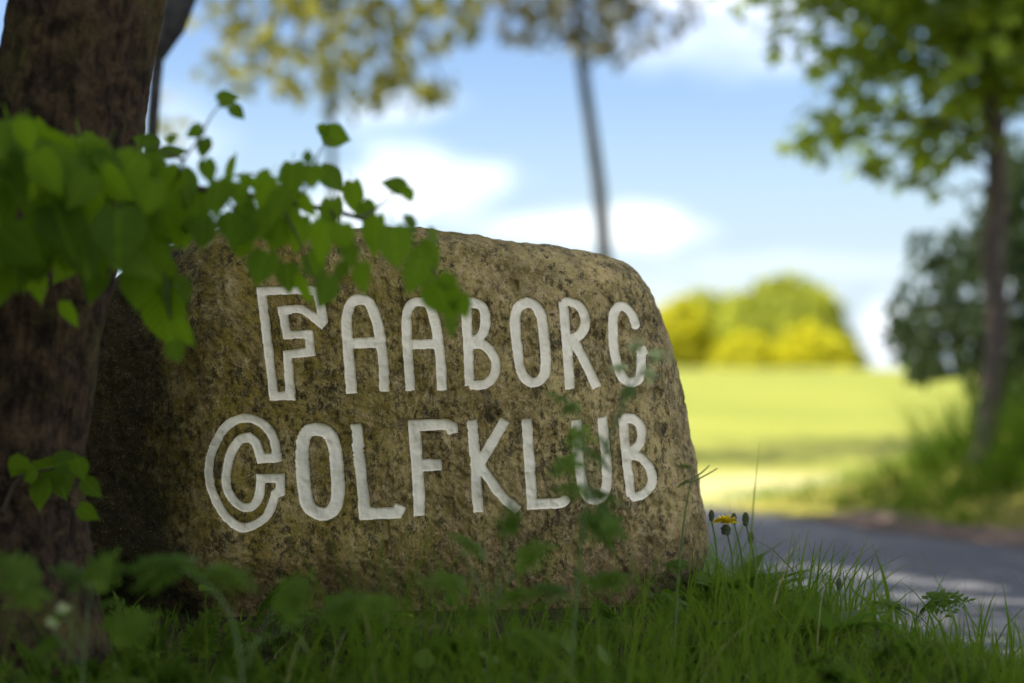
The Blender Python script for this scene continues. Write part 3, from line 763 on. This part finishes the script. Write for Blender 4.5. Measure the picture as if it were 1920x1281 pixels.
# --- maple by the road
d = 13.0; mb = at(1838, 890, d); mb = Vector((mb.x, d, float(zt(mb.x, d)) - .02))
maple = empty('maple_tree', mb, 'young maple with a slender grey trunk on the grassy bank across the road', 'tree')
mp_ = [mb, at(1848, 845, d), at(1862, 720, d), at(1867, 600, d), at(1861, 470, d), at(1869, 400, d), at(1868, 300, d), at(1864, 180, d), at(1855, 20, d), at(1870, -250, d), at(1850, -800, d)]
obj('trunk', trunk_mesh('trunk', mp_, [x * d / FPX for x in (30, 24, 21, 20, 23, 20, 19, 18, 17, 14, 6)], M_BARK2, 32, 120, .003, base=mb), maple)
lim = [([(1866, 240), (1800, 150), (1700, 90), (1560, 60), (1460, 70)], .022), ([(1866, 300), (1790, 240), (1680, 230), (1560, 250), (1480, 275)], .02), ([(1864, 200), (1780, 60), (1690, -30), (1600, -80)], .022),
       ([(1866, 330), (1810, 300), (1740, 310), (1650, 335)], .014), ([(1860, 60), (1930, -60), (2060, -160)], .02), ([(1866, 260), (1920, 180), (2010, 120)], .016), ([(1858, 0), (1790, -150), (1720, -320)], .02), ([(1866, -200), (1960, -380), (2030, -500)], .015)]
for pl, r0 in lim:
    dd = d + random.uniform(-.7, .5)
    v, q = tube(curve([at(*pl[0], d)] + [at(x, y, dd) for x, y in pl[1:]], 16), np.linspace(r0, .003, 16), 6)
    obj('limb', mesh_np('limb', v - np.array(mb), quads=q, mat=M_BARK3, smooth=True), maple)
MAPLE_ME = mesh_np('leaf', MAPLE[0], tris=MAPLE[1], mat=M_MAPLE, smooth=True)
clumps = [(1480, 75, 34, 9), (1530, 95, 40, 12), (1580, 120, 44, 14), (1650, 90, 60, 22), (1720, 60, 70, 26), (1640, 30, 50, 14), (1560, 160, 40, 8), (1600, 200, 50, 14), (1560, 230, 48, 12), (1510, 235, 36, 7), (1500, 275, 30, 8), (1550, 270, 36, 10),
          (1620, 250, 56, 18), (1680, 170, 66, 26), (1690, 240, 56, 18), (1640, 320, 34, 9), (1660, 340, 24, 5), (1720, 300, 44, 11), (1745, 340, 30, 6), (1760, 200, 66, 24), (1790, 120, 70, 28), (1800, 250, 54, 18), (1750, 270, 44, 12), (1730, 310, 30, 6),
          (1850, 80, 70, 28), (1900, 40, 70, 26), (1910, 110, 40, 14), (1780, 20, 70, 22), (1840, 180, 44, 12), (1600, 320, 20, 3)]
tot = 0; extra = []
for x, y, r, k in clumps:
    for _ in range(int(k * (1.3 if x < 1700 else 1.9 if x < 1760 else 2.5))):
        rr = r * math.sqrt(random.random()) * 1.25; an = random.uniform(0, 6.283)
        X, Y = x + rr * math.cos(an), y + rr * .85 * math.sin(an); dd = d + random.gauss(-.1, .5)
        if tot < 300 and random.random() < .62:
            p = at(X, Y, dd); tot += 1
            put_leaf(MAPLE_ME, maple, mb, p, (random.gauss(-.2, .8), random.gauss(0, .8), random.gauss(-.6, .5)), (random.gauss(0, .6), random.gauss(-.3, .6), 1), random.uniform(.065, .110))
        else: extra.append(at(X, Y, dd))
ex = np.array([tuple(p) for p in extra])
up = crown_points([((mb.x + .1, d, 3.7), (1.5, 1.4, 1.4)), ((mb.x + .6, d, 2.5), (.9, 1.0, .6)), ((mb.x - .2, d - .3, 2.3), (.9, .7, .3)), ((mb.x - .1, d, 2.75), (1.0, 1.0, .45))], 6000)
up = up[(up[:, 2] > 2.45) | (up[:, 0] > mb.x - .75)]
foliage('crown', np.vstack([ex, up]), .095, M_MAPLE_S, maple, mb, MAPLE, .8)

# --- dark shrub behind the maple
d = 15.6; hb = Vector((at(1850, 700, d).x, d, float(zt(at(1850, 700, d).x, d))))
shr = empty('dark_shrub', hb, 'dark leafy shrub with purplish leaves behind the maple trunk', 'shrub')
pr = []
def cl(lst, d, jit, dens):
    for x, y, r, k in lst:
        k = int(k * dens); a = RNG.uniform(0, 6.283, k); rr = r * np.sqrt(RNG.random(k))
        dd = d + RNG.normal(0, jit, k); P = np.stack([(x + rr * np.cos(a) - 960) / FPX * dd, dd, CH + (HZ - (y + rr * np.sin(a))) / FPX * dd], 1); pr.append(P)
cl([(1730, 470, 40, 14), (1790, 480, 60, 40), (1850, 450, 60, 40), (1900, 400, 70, 60), (1760, 550, 66, 40), (1830, 560, 70, 70), (1900, 540, 80, 90), (1700, 590, 40, 18), (1690, 640, 36, 16), (1740, 630, 60, 46), (1800, 650, 60, 60), (1730, 685, 36, 22),
    (1870, 650, 70, 80), (1910, 300, 40, 14), (1830, 370, 30, 8), (1940, 470, 80, 90), (1960, 620, 90, 120), (2040, 520, 110, 170), (1905, 200, 24, 6), (2000, 350, 90, 80), (1905, 640, 60, 120), (1900, 760, 60, 110), (1930, 860, 60, 120), (1880, 720, 50, 60), (1915, 330, 50, 50), (1900, 450, 60, 80)], d, .5, 2.6)
foliage('foliage', np.vstack(pr), .085, M_SHRUB, shr, hb)
for k in range(7):
    e = at(1740 + 45 * k, random.uniform(420, 560), d + random.uniform(-.3, .3)); s0 = hb + Vector((random.uniform(-.12, .12), random.uniform(-.1, .1), 0))
    v, q = tube(curve([s0, s0.lerp(e, .5) + Vector((0, 0, .12)), e], 12), np.linspace(.014, .004, 12), 6)
    obj('branch', mesh_np('branch', v - np.array(hb), quads=q, mat=M_BARK3, smooth=True), shr)

# --- the two tall trees across the field
def far_tree(name, label, d, base_px, path, r0, lst, dens, size, mat, ell, nell):
    bp = at(base_px, 800, d); bb = Vector((bp.x, d, float(zt(bp.x, d))))
    e = empty(name, bb, label, 'tree', None)
    pts = [bb] + [at(x, y, d) for x, y in path]
    obj('trunk', mesh_np('trunk', (lambda t: t[0] - np.array(bb))(tube(curve(pts, 30), np.linspace(r0, r0 * .45, 30), 12)), quads=tube(curve(pts, 30), .1, 12)[1], mat=M_BARK3, smooth=True), e)
    tt = Vector(pts[-1])
    for k in range(7):
        x, y, r, _ = lst[(k * 2) % len(lst)]; q_ = at(x, y, d + random.uniform(-1, 1)); s0 = Vector(pts[-2]).lerp(tt, random.uniform(.1, .9))
        v, q = tube(curve([s0, s0.lerp(q_, .5) + Vector((0, 0, .25)), q_], 10), np.linspace(r0 * .3, .012, 10), 6)
        obj('branch', mesh_np('branch', v - np.array(bb), quads=q, mat=M_BARK3, smooth=True), e)
    pr.clear(); cl(lst, d, 1.0, dens)
    foliage('crown', np.vstack(pr + [crown_points(ell, nell, .7)]), size, mat, e, bb, SIMPLE, .3)
far_tree('field_tree', 'tall airy tree with yellow-green leaves standing far across the field, above the boulder', 22.0, 632, [(628, 500), (622, 300), (618, 150), (600, -100), (590, -500)],   .042,
         [(420, 60, 40, 10), (470, 70, 60, 26), (540, 50, 80, 44), (620, 60, 90, 56), (700, 80, 80, 46), (780, 50, 70, 34), (560, 125, 60, 26), (650, 140, 70, 34), (740, 150, 56, 22), (800, 185, 36, 12), (830, 160, 26, 6), (410, 130, 36, 9), (480, 140, 50, 18),
          (700, 190, 30, 8), (580, 180, 30, 6), (310, 200, 24, 4), (860, 30, 50, 18), (380, 0, 40, 10), (320, 250, 24, 4)], 1.2, .17, M_FAR_A, [((-1.6, 22, 5.6), (2.6, 2.2, 1.7))], 1500)
far_tree('bronze_tree', 'tall tree with a thin bare trunk and bronze crown beyond the middle of the boulder', 25.0, 1146, [(1137, 560), (1126, 380), (1108, 240), (1090, 110), (1082, 0), (1085, -300), (1100, -600)], .085,
         [(910, 20, 46, 18), (970, 20, 60, 34), (1040, 30, 70, 46), (1110, 30, 76, 50), (1170, 50, 60, 30), (1240, 25, 56, 24), (1290, 25, 34, 9), (1095, 85, 34, 14), (1190, 95, 20, 5), (1000, 70, 26, 6), (1140, 85, 30, 9), (1000, -40, 80, 60), (1160, -50, 90, 70)], 1.3, .15, M_FAR_B, [((.8, 25, 6.0), (2.4, 2.0, 1.5))], 1500)

# --- round trees on the rise
def dome(name, label, cat, px0, px1, ytop, d, mat, n, size, group=None, base_y=712):
    c = at((px0 + px1) / 2, base_y, d); rx = (px1 - px0) / 2 / FPX * d; hz = (base_y - ytop) / FPX * d
    bb = Vector((c.x, d, float(zt(c.x, d)))); e = empty(name, bb, label, cat, group)
    z0 = c.z
    pts = []
    u = norm(RNG.normal(size=(n, 3))); u[:, 2] = np.abs(u[:, 2]) * 1.0 - .12
    rr = .80 + .20 * RNG.random(n); lump = 1 + .22 * fbm(u * 2.6 + px0, 4)
    P = np.array([c.x, d, z0]) + u * (rr * lump)[:, None] * np.array([rx, rx, hz])
    foliage('crown', P, size, mat, e, bb, SIMPLE, .3, 1.0)
    v, q = tube(curve([bb + Vector((0, 0, -.1)), bb + Vector((.05, 0, (z0 - bb.z) + hz * .3)), Vector((c.x, d, z0 + hz * .7))], 10), np.linspace(.18, .05, 10), 10)
    obj('trunk', mesh_np('trunk', v - np.array(bb), quads=q, mat=M_BARK3, smooth=True), e)
    return e
dome('round_tree', 'large round olive-green tree on the rise beyond the field', 'tree', 1310, 1628, 506, 118, M_OLIVE, 9000, .42)
dome('round_tree', 'smaller green tree partly hidden behind the yellow bush at the boulder edge', 'tree', 1215, 1450, 522, 124, M_OLIVE, 4000, .42)
dome('yellow_bush', 'bright yellow bush on the rise, closest to the boulder edge', 'bush', 1190, 1356, 548, 108, M_YELLOW, 4500, .34)
dome('yellow_bush', 'low bright yellow bush in front of the large round tree', 'bush', 1430, 1618, 602, 106, M_YELLOW, 4500, .32)
dome('yellow_bush', 'low yellow-green bush between the two bright yellow bushes', 'bush', 1310, 1480, 622, 107, M_YELLOW, 2500, .32)

# ------------------------------------------------------------------ grass and weeds
def on_ground(x, y): return np.stack([x, y, zt(x, y)], 1)
def grass_patch(name, x0, x1, y0, y1, n, hmin, hmax, wmin, wmax, mat, keep=None, lean=(.2, 1.0), clump=2.5, hs=None):
    x = RNG.uniform(x0, x1, n); y = RNG.uniform(y0, y1, n)
    k = fbm(np.stack([x * clump, y * clump, x * 0], 1), 3)
    ok = RNG.random(n) < np.clip(.6 + 1.2 * k, .12, 1)
    if keep is not None: ok &= keep(x, y)
    x, y, k = x[ok], y[ok], k[ok]; n = len(x)
    h = RNG.uniform(hmin, hmax, n) * (1 + .6 * k) * (1 if hs is None else hs(x, y)); w = RNG.uniform(wmin, wmax, n)
    V, Q = blades(on_ground(x, y) - [0, 0, .004], h, w, RNG.uniform(0, 6.283, n), RNG.uniform(*lean, n))
    return obj(name, mesh_np(name, V, quads=Q, mat=mat, smooth=True), kind='stuff')
def q_of(x, y): return (x - R0[0]) * RN[0] + (y - R0[1]) * RN[1]
def off_stone(x, y): return ~((x > -.85) & (x < .35) & (y > 4.5 + SLOPE * x - .0) & (y < 5.1 + SLOPE * x))
grass_patch('grass', -.3, 1.7, 3.3, 6.0, 30000, .018, .062, .0022, .0045, M_GRASS, lambda x, y: (q_of(x, y) < -RW - .02) & off_stone(x, y))
grass_patch('grass', -1.6, .9, 2.7, 4.45, 12000, .018, .055, .0025, .005, M_GRASS)
grass_patch('wispy_grass', -.75, 1.0, 3.0, 4.2, 900, .08, .24, .0022, .0042, M_GRASS, None, (.2, 1.1), 4)
grass_patch('wispy_grass', -.30, .42, 3.35, 4.15, 420, .16, .36, .0022, .004, M_GRASS, None, (.05, .6), 4)
grass_patch('tall_grass', .25, 1.5, 4.2, 5.6, 1900, .07, .19, .003, .0055, M_GRASS, lambda x, y: (q_of(x, y) < -RW - .05) & off_stone(x, y), (.05, .9), 5)
grass_patch('bank_grass', 1.2, 7.5, 7.5, 15.5, 60000, .16, .46, .005, .010, M_GRASS_LIGHT, lambda x, y: (q_of(x, y) > .34 + .12 * np.sin(y * 3)) & (y < 13.6 + .35 * (x - 2)), hs=lambda x, y: .3 + 1.0 * sstep(.35, 1.3, q_of(x, y)))
grass_patch('verge_grass', -3, 3.2, 12.0, 15.2, 9000, .04, .12, .004, .008, M_GRASS_LIGHT, lambda x, y: q_of(x, y) > .34)
grass_patch('verge_grass', -6, 1.2, 4.9, 14, 9000, .05, .16, .004, .007, M_GRASS, lambda x, y: (q_of(x, y) < -RW - .08) & off_stone(x, y))
grass_patch('verge_grass', -2.4, -.7, 4.1, 6.5, 5000, .06, .22, .003, .006, M_GRASS, lambda x, y: (y > 4.9 + SLOPE * x) | (x < -.95))

# ferny ground cover before the boulder
n = 560
x = RNG.uniform(-1.25, .75, n); y = RNG.uniform(2.75, 4.3, n)
left = RNG.random(n) < np.where(x < .15, 1.0, .35); x, y = x[left], y[left]; n = len(x)
az = RNG.uniform(0, 6.283, n); el = RNG.uniform(.45, 1.25, n)
tip = np.stack([np.cos(az) * np.cos(el), np.sin(az) * np.cos(el), np.sin(el)], 1); nr_ = np.stack([-np.cos(az) * np.sin(el), -np.sin(az) * np.sin(el), np.cos(el)], 1)
V, F = scatter(*FROND, on_ground(x, y), frames(tip, nr_), RNG.uniform(.06, .10, n) * np.where(x < -.45, 1.7, 1))
obj('ferny_ground_cover', mesh_np('ferny_ground_cover', V, tris=F, mat=M_HERB), kind='stuff')
n = 600
x = RNG.uniform(-1.2, 1.0, n); y = RNG.uniform(2.6, 4.9, n); ok = off_stone(x, y) & (x < .2 + .2 * RNG.random(n)); x, y = x[ok], y[ok]; n = len(x)
P = on_ground(x, y); P[:, 2] += RNG.uniform(.01, .09, n)
V, F = scatter(*SIMPLE, P, frames(norm(RNG.normal(size=(n, 3)) + [0, 0, .2]), norm(RNG.normal(size=(n, 3)) * .5 + [0, 0, 1])), RNG.uniform(.018, .05, n))
obj('leafy_ground_cover', mesh_np('leafy_ground_cover', V, tris=F, mat=M_HERB, smooth=True), kind='stuff')

FROND_ME = mesh_np('leaf', FROND[0], tris=FROND[1], mat=M_HERB_ONE)
WEED_ME = mesh_np('leaf', SIMPLE[0], tris=SIMPLE[1], mat=M_HERB_ONE, smooth=True)
SPEAR_ME = mesh_np('leaf', SPEAR[0], tris=SPEAR[1], mat=M_HERB_ONE, smooth=True)
def herb(name, label, cat, d, stems, leaves, umbels=(), group=None, r=.0028):
    """A herb traced against the photo: stems as pixel paths, leaves (px, py, length px, tip angle, mesh), umbels (px, py, radius px)."""
    b0 = stems[0][0]; p0 = at(b0[0], b0[1], d); bb = Vector((p0.x, d, float(zt(p0.x, d))))
    e = empty(name, bb, label, cat, group)
    for k, s_ in enumerate(stems):
        pts = ([bb] if k == 0 else []) + [at(x, y, d) for x, y in (s_[1:] if k == 0 else s_)]
        v, q = tube(curve(pts, 18), np.linspace(r if k == 0 else r * .6, r * .35, 18), 6)
        obj('stem', mesh_np('stem', v - np.array(bb), quads=q, mat=M_STEM, smooth=True), e)
    for x, y, s_, a, me in leaves: screen_leaf(me, e, bb, x, y, s_, a, d + random.uniform(-.06, .06), .5, True)
    for x, y, r_ in umbels:
        n = 46; pts = np.array([tuple(at(x + r_ * random.gauss(0, .5), y + r_ * random.gauss(0, .28), d + random.gauss(0, .006))) for _ in range(n)])
        V, F = scatter(*SIMPLE, pts - np.array(bb), frames(norm(RNG.normal(size=(n, 3))), norm(RNG.normal(size=(n, 3)) + [0, -1, 1])), RNG.uniform(.005, .009, n))
        obj('blossom', mesh_np('blossom', V, tris=F, mat=M_BLOSSOM), e)
    return e
Fm, Wm, Sm = FROND_ME, WEED_ME, SPEAR_ME
herb('cow_parsley', 'tall flowering cow parsley standing in front of the last letters on the boulder', 'wild plant', 3.5,
     [[(1062, 1300), (1078, 1150), (1092, 1000), (1100, 900), (1092, 800), (1070, 740)], [(1098, 930), (1130, 860), (1170, 740), (1195, 670)], [(1098, 920), (1130, 960), (1160, 1000)], [(1140, 830), (1200, 700), (1230, 670)]],
     [(1052, 748, 62, 150, Fm), (1075, 765, 60, 200, Fm), (1085, 815, 80, 250, Fm), (1105, 850, 110, -30, Fm), (1070, 870, 90, 200, Fm), (1120, 930, 100, -10, Fm), (1080, 920, 90, 170, Fm), (1145, 985, 80, -30, Fm), (1120, 975, 110, -60, Fm), (1180, 735, 50, 220, Fm), (1130, 830, 70, -50, Fm),
      (1135, 1090, 110, 10, Fm), (1040, 1110, 110, 170, Fm)],
     [(1192, 648, 20), (1235, 668, 18), (1215, 700, 16), (1160, 690, 12)])
herb('cow_parsley', 'leafy cow parsley with feathery leaves in front of the letter K', 'wild plant', 3.5,
     [[(905, 1300), (922, 1180), (940, 1060), (956, 965)], [(925, 1150), (890, 1080), (860, 1030)], [(932, 1110), (980, 1060), (1010, 1040)]],
     [(955, 985, 90, 80, Fm), (890, 1030, 110, 140, Fm), (990, 1045, 110, 30, Fm), (850, 1095, 120, 165, Fm), (960, 1120, 110, 15, Fm), (900, 1150, 120, 190, Fm), (985, 1200, 140, 5, Fm)])
herb('fern_leaf_weed', 'arching pale feathery leaf low before the dark lower end of the boulder', 'wild plant', 3.15,
     [[(470, 1320), (440, 1180), (380, 1090), (330, 1062)], [(460, 1250), (520, 1130), (560, 1090)], [(450, 1220), (600, 1150), (660, 1110)]],
     [(330, 1062, 190, 172, Fm), (410, 1078, 150, -12, Fm), (300, 1085, 110, 190, Fm), (545, 1130, 130, 60, Fm), (640, 1140, 140, 20, Fm), (700, 1130, 110, 5, Fm)])
herb('mustard_weed', 'small pale-budded weed in the shade below the tree trunk', 'wild plant', 3.25,
     [[(150, 1310), (160, 1200), (172, 1100)], [(155, 1220), (125, 1160), (118, 1142)], [(152, 1250), (105, 1190), (98, 1172)]],
     [(185, 1080, 110, 60, Fm), (150, 1085, 110, 150, Fm), (205, 1130, 60, 20, Wm), (108, 1155, 56, 190, Wm), (190, 1065, 62, 80, Wm), (60, 1120, 130, 150, Fm), (230, 1180, 140, 30, Fm), (90, 1210, 70, 200, Wm), (40, 1080, 120, 130, Fm)],
     [(172, 1092, 8), (118, 1142, 9), (98, 1170, 8)])
herb('cow_parsley', 'thin cow parsley with spent florets poking out past the outer side of the boulder', 'wild plant', 4.12,
     [[(1262, 1230), (1272, 1080), (1285, 960), (1300, 880)], [(1296, 900), (1318, 884), (1330, 872)], [(1296, 905), (1325, 890), (1345, 878)]],
     [(1290, 876, 46, 165, Fm), (1286, 905, 40, 200, Fm), (1275, 1060, 60, 170, Fm), (1265, 1130, 90, 150, Fm)])
herb('cow_parsley', 'feathery cow parsley among the grass in front of the bright road stripes', 'wild plant', 4.55,
     [[(1700, 1250), (1712, 1190), (1722, 1130)]],
     [(1680, 1140, 120, 165, Fm), (1760, 1128, 120, 12, Fm), (1730, 1150, 90, 60, Fm), (1650, 1180, 100, 175, Fm)])
herb('broadleaf_weed', 'single broad smooth leaf standing in the grass between dandelions', 'wild plant', 4.6,
     [[(1535, 1190), (1528, 1150), (1520, 1135)]], [(1512, 1115, 62, 118, Sm), (1540, 1150, 50, 70, Sm)])

def dandelion(label, px, py, gx, gy, d, opened, size=12.5):
    top_ = at(px, py, d); g = at(gx, gy, d); bb = Vector((g.x, d, float(zt(g.x, d))))
    e = empty('dandelion', bb, label, 'flower', 'dandelions beside the boulder')
    v, q = tube(curve([bb, bb.lerp(top_, .5) + Vector((.008, 0, .01)), top_], 12), np.linspace(.0024, .0018, 12), 7)
    obj('stem', mesh_np('stem', v - np.array(bb), quads=q, mat=M_STEM, smooth=True), e)
    L = size * d / FPX
    # closed bud: a bell of pointed bracts
    t = np.linspace(0, 1, 9); rr = np.array([.35, .62, .66, .58, .5, .45, .40, .3, .08]) * L * .5
    v, q = tube([top_ + Vector((0, 0, (k - .25) * L * (1.0 if opened else 1.7))) for k in t * (.45 if opened else 1)], rr * (1.5 if opened else 1.1), 10)
    hd = obj('bud', mesh_np('bud', v - np.array(bb), quads=q, mat=M_BUD, smooth=True), e)
    n = 12 ; a = np.arange(n) / n * 6.283
    V, F = scatter(*SPEAR, np.array([tuple(top_ - bb)] * n) + np.stack([np.cos(a), np.sin(a), a * 0], 1) * L * .28, frames(np.stack([np.cos(a) * .25, np.sin(a) * .25, a * 0 + (-.6 if opened else 1)], 1), np.stack([np.cos(a), np.sin(a), a * 0], 1)), np.full(n, L * (.7 if opened else 1.25)))
    obj('bract', mesh_np('bract', V, tris=F, mat=M_BUD), hd)
    if opened:
        n = 130; a = RNG.uniform(0, 6.283, n); f = np.sqrt(RNG.random(n)); up_ = np.array([0, -.25, 1.0])
        tip = norm(np.stack([np.cos(a) * f, np.sin(a) * f, .35 + .5 * (1 - f)], 1)); o = np.array([tuple(top_ - bb + Vector((0, 0, L * .25)))] * n)
        V, F = scatter(*SPEAR, o, frames(tip, norm(np.stack([-np.cos(a), -np.sin(a), a * 0 + 1.2], 1))), L * (.8 + .45 * f))
        obj('petals', mesh_np('petals', V, tris=F, mat=M_DAND), e, kind='stuff')
    for k in range(random.randint(4, 6)):
        a = random.uniform(0, 6.283); put_leaf(SPEAR_ME, e, bb, bb + Vector((0, 0, .004)), (math.cos(a), math.sin(a) * .6, random.uniform(.4, 1.1)), (-math.cos(a) * .5, -math.sin(a) * .5, 1), random.uniform(.09, .16))
dandelion('open yellow dandelion flower beside the lower edge of the boulder', 1361, 988, 1372, 1150, 4.72, True, 22)
dandelion('closed dandelion bud nearest the boulder, touching its edge', 1334, 972, 1340, 1150, 4.78, False)
dandelion('closed dandelion bud directly beside the open yellow flower', 1376, 978, 1392, 1150, 4.80, False)
dandelion('tallest closed dandelion bud, second from the yellow flower on a thick stem', 1398, 980, 1418, 1160, 4.66, False, 15)
dandelion('short closed dandelion bud below the tallest bud', 1408, 1014, 1412, 1150, 4.84, False)
dandelion('lone faded dandelion bud in the grass in front of the bright road stripes', 1573, 1100, 1566, 1230, 4.30, False)

# a few long single blades that stand out against the road
ob = [(1668, 1135, 1636, 1016, .0055), (1672, 1135, 1650, 1050, .005), (1640, 1130, 1637, 1055, .004), (1590, 1140, 1526, 1040, .004), (1515, 1120, 1528, 1018, .005), (1735, 1120, 1776, 1062, .004), (1830, 1200, 1846, 1128, .0055),
      (1838, 1205, 1868, 1120, .004), (1450, 1100, 1432, 1040, .005), (1480, 1115, 1448, 1048, .006), (1420, 1110, 1400, 1030, .005), (1885, 1210, 1893, 1160, .005), (1600, 1140, 1622, 1090, .004), (1540, 1130, 1560, 1070, .004)]
B, H, Wd, Ld, Le = [], [], [], [], []
for x0, y0, x1, y1, w_ in ob:
    d_ = 4.62 + random.uniform(-.1, .15); p0, p1 = at(x0, y0 + 40, d_), at(x1, y1, d_); g = float(zt(p0.x, d_))
    hh = (p1.z - g); dx = p1.x - p0.x; B.append((p0.x, d_, g)); H.append(hh * 1.06); Wd.append(w_); Ld.append(0 if dx > 0 else math.pi); Le.append(abs(dx) / hh)
V, Q = blades(np.array(B), np.array(H), np.array(Wd), np.array(Ld), np.array(Le), 8)
obj('long_grass', mesh_np('long_grass', V, quads=Q, mat=M_GRASS, smooth=True), kind='stuff')
tw = [at(1325, 1192, 4.3), at(1370, 1180, 4.32), at(1420, 1168, 4.36), at(1475, 1172, 4.4)]
tw = [Vector((p.x, p.y, float(zt(p.x, p.y)) + .022)) for p in tw]
v, q = tube(curve(tw, 20), np.linspace(.0028, .0012, 20), 6)
tag(obj('fallen_twig', mesh_np('fallen_twig', v - np.array(tw[0]), quads=q, mat=M_TWIG, smooth=True), loc=tw[0]), 'thin dark fallen twig lying in the grass by the boulder', 'twig')
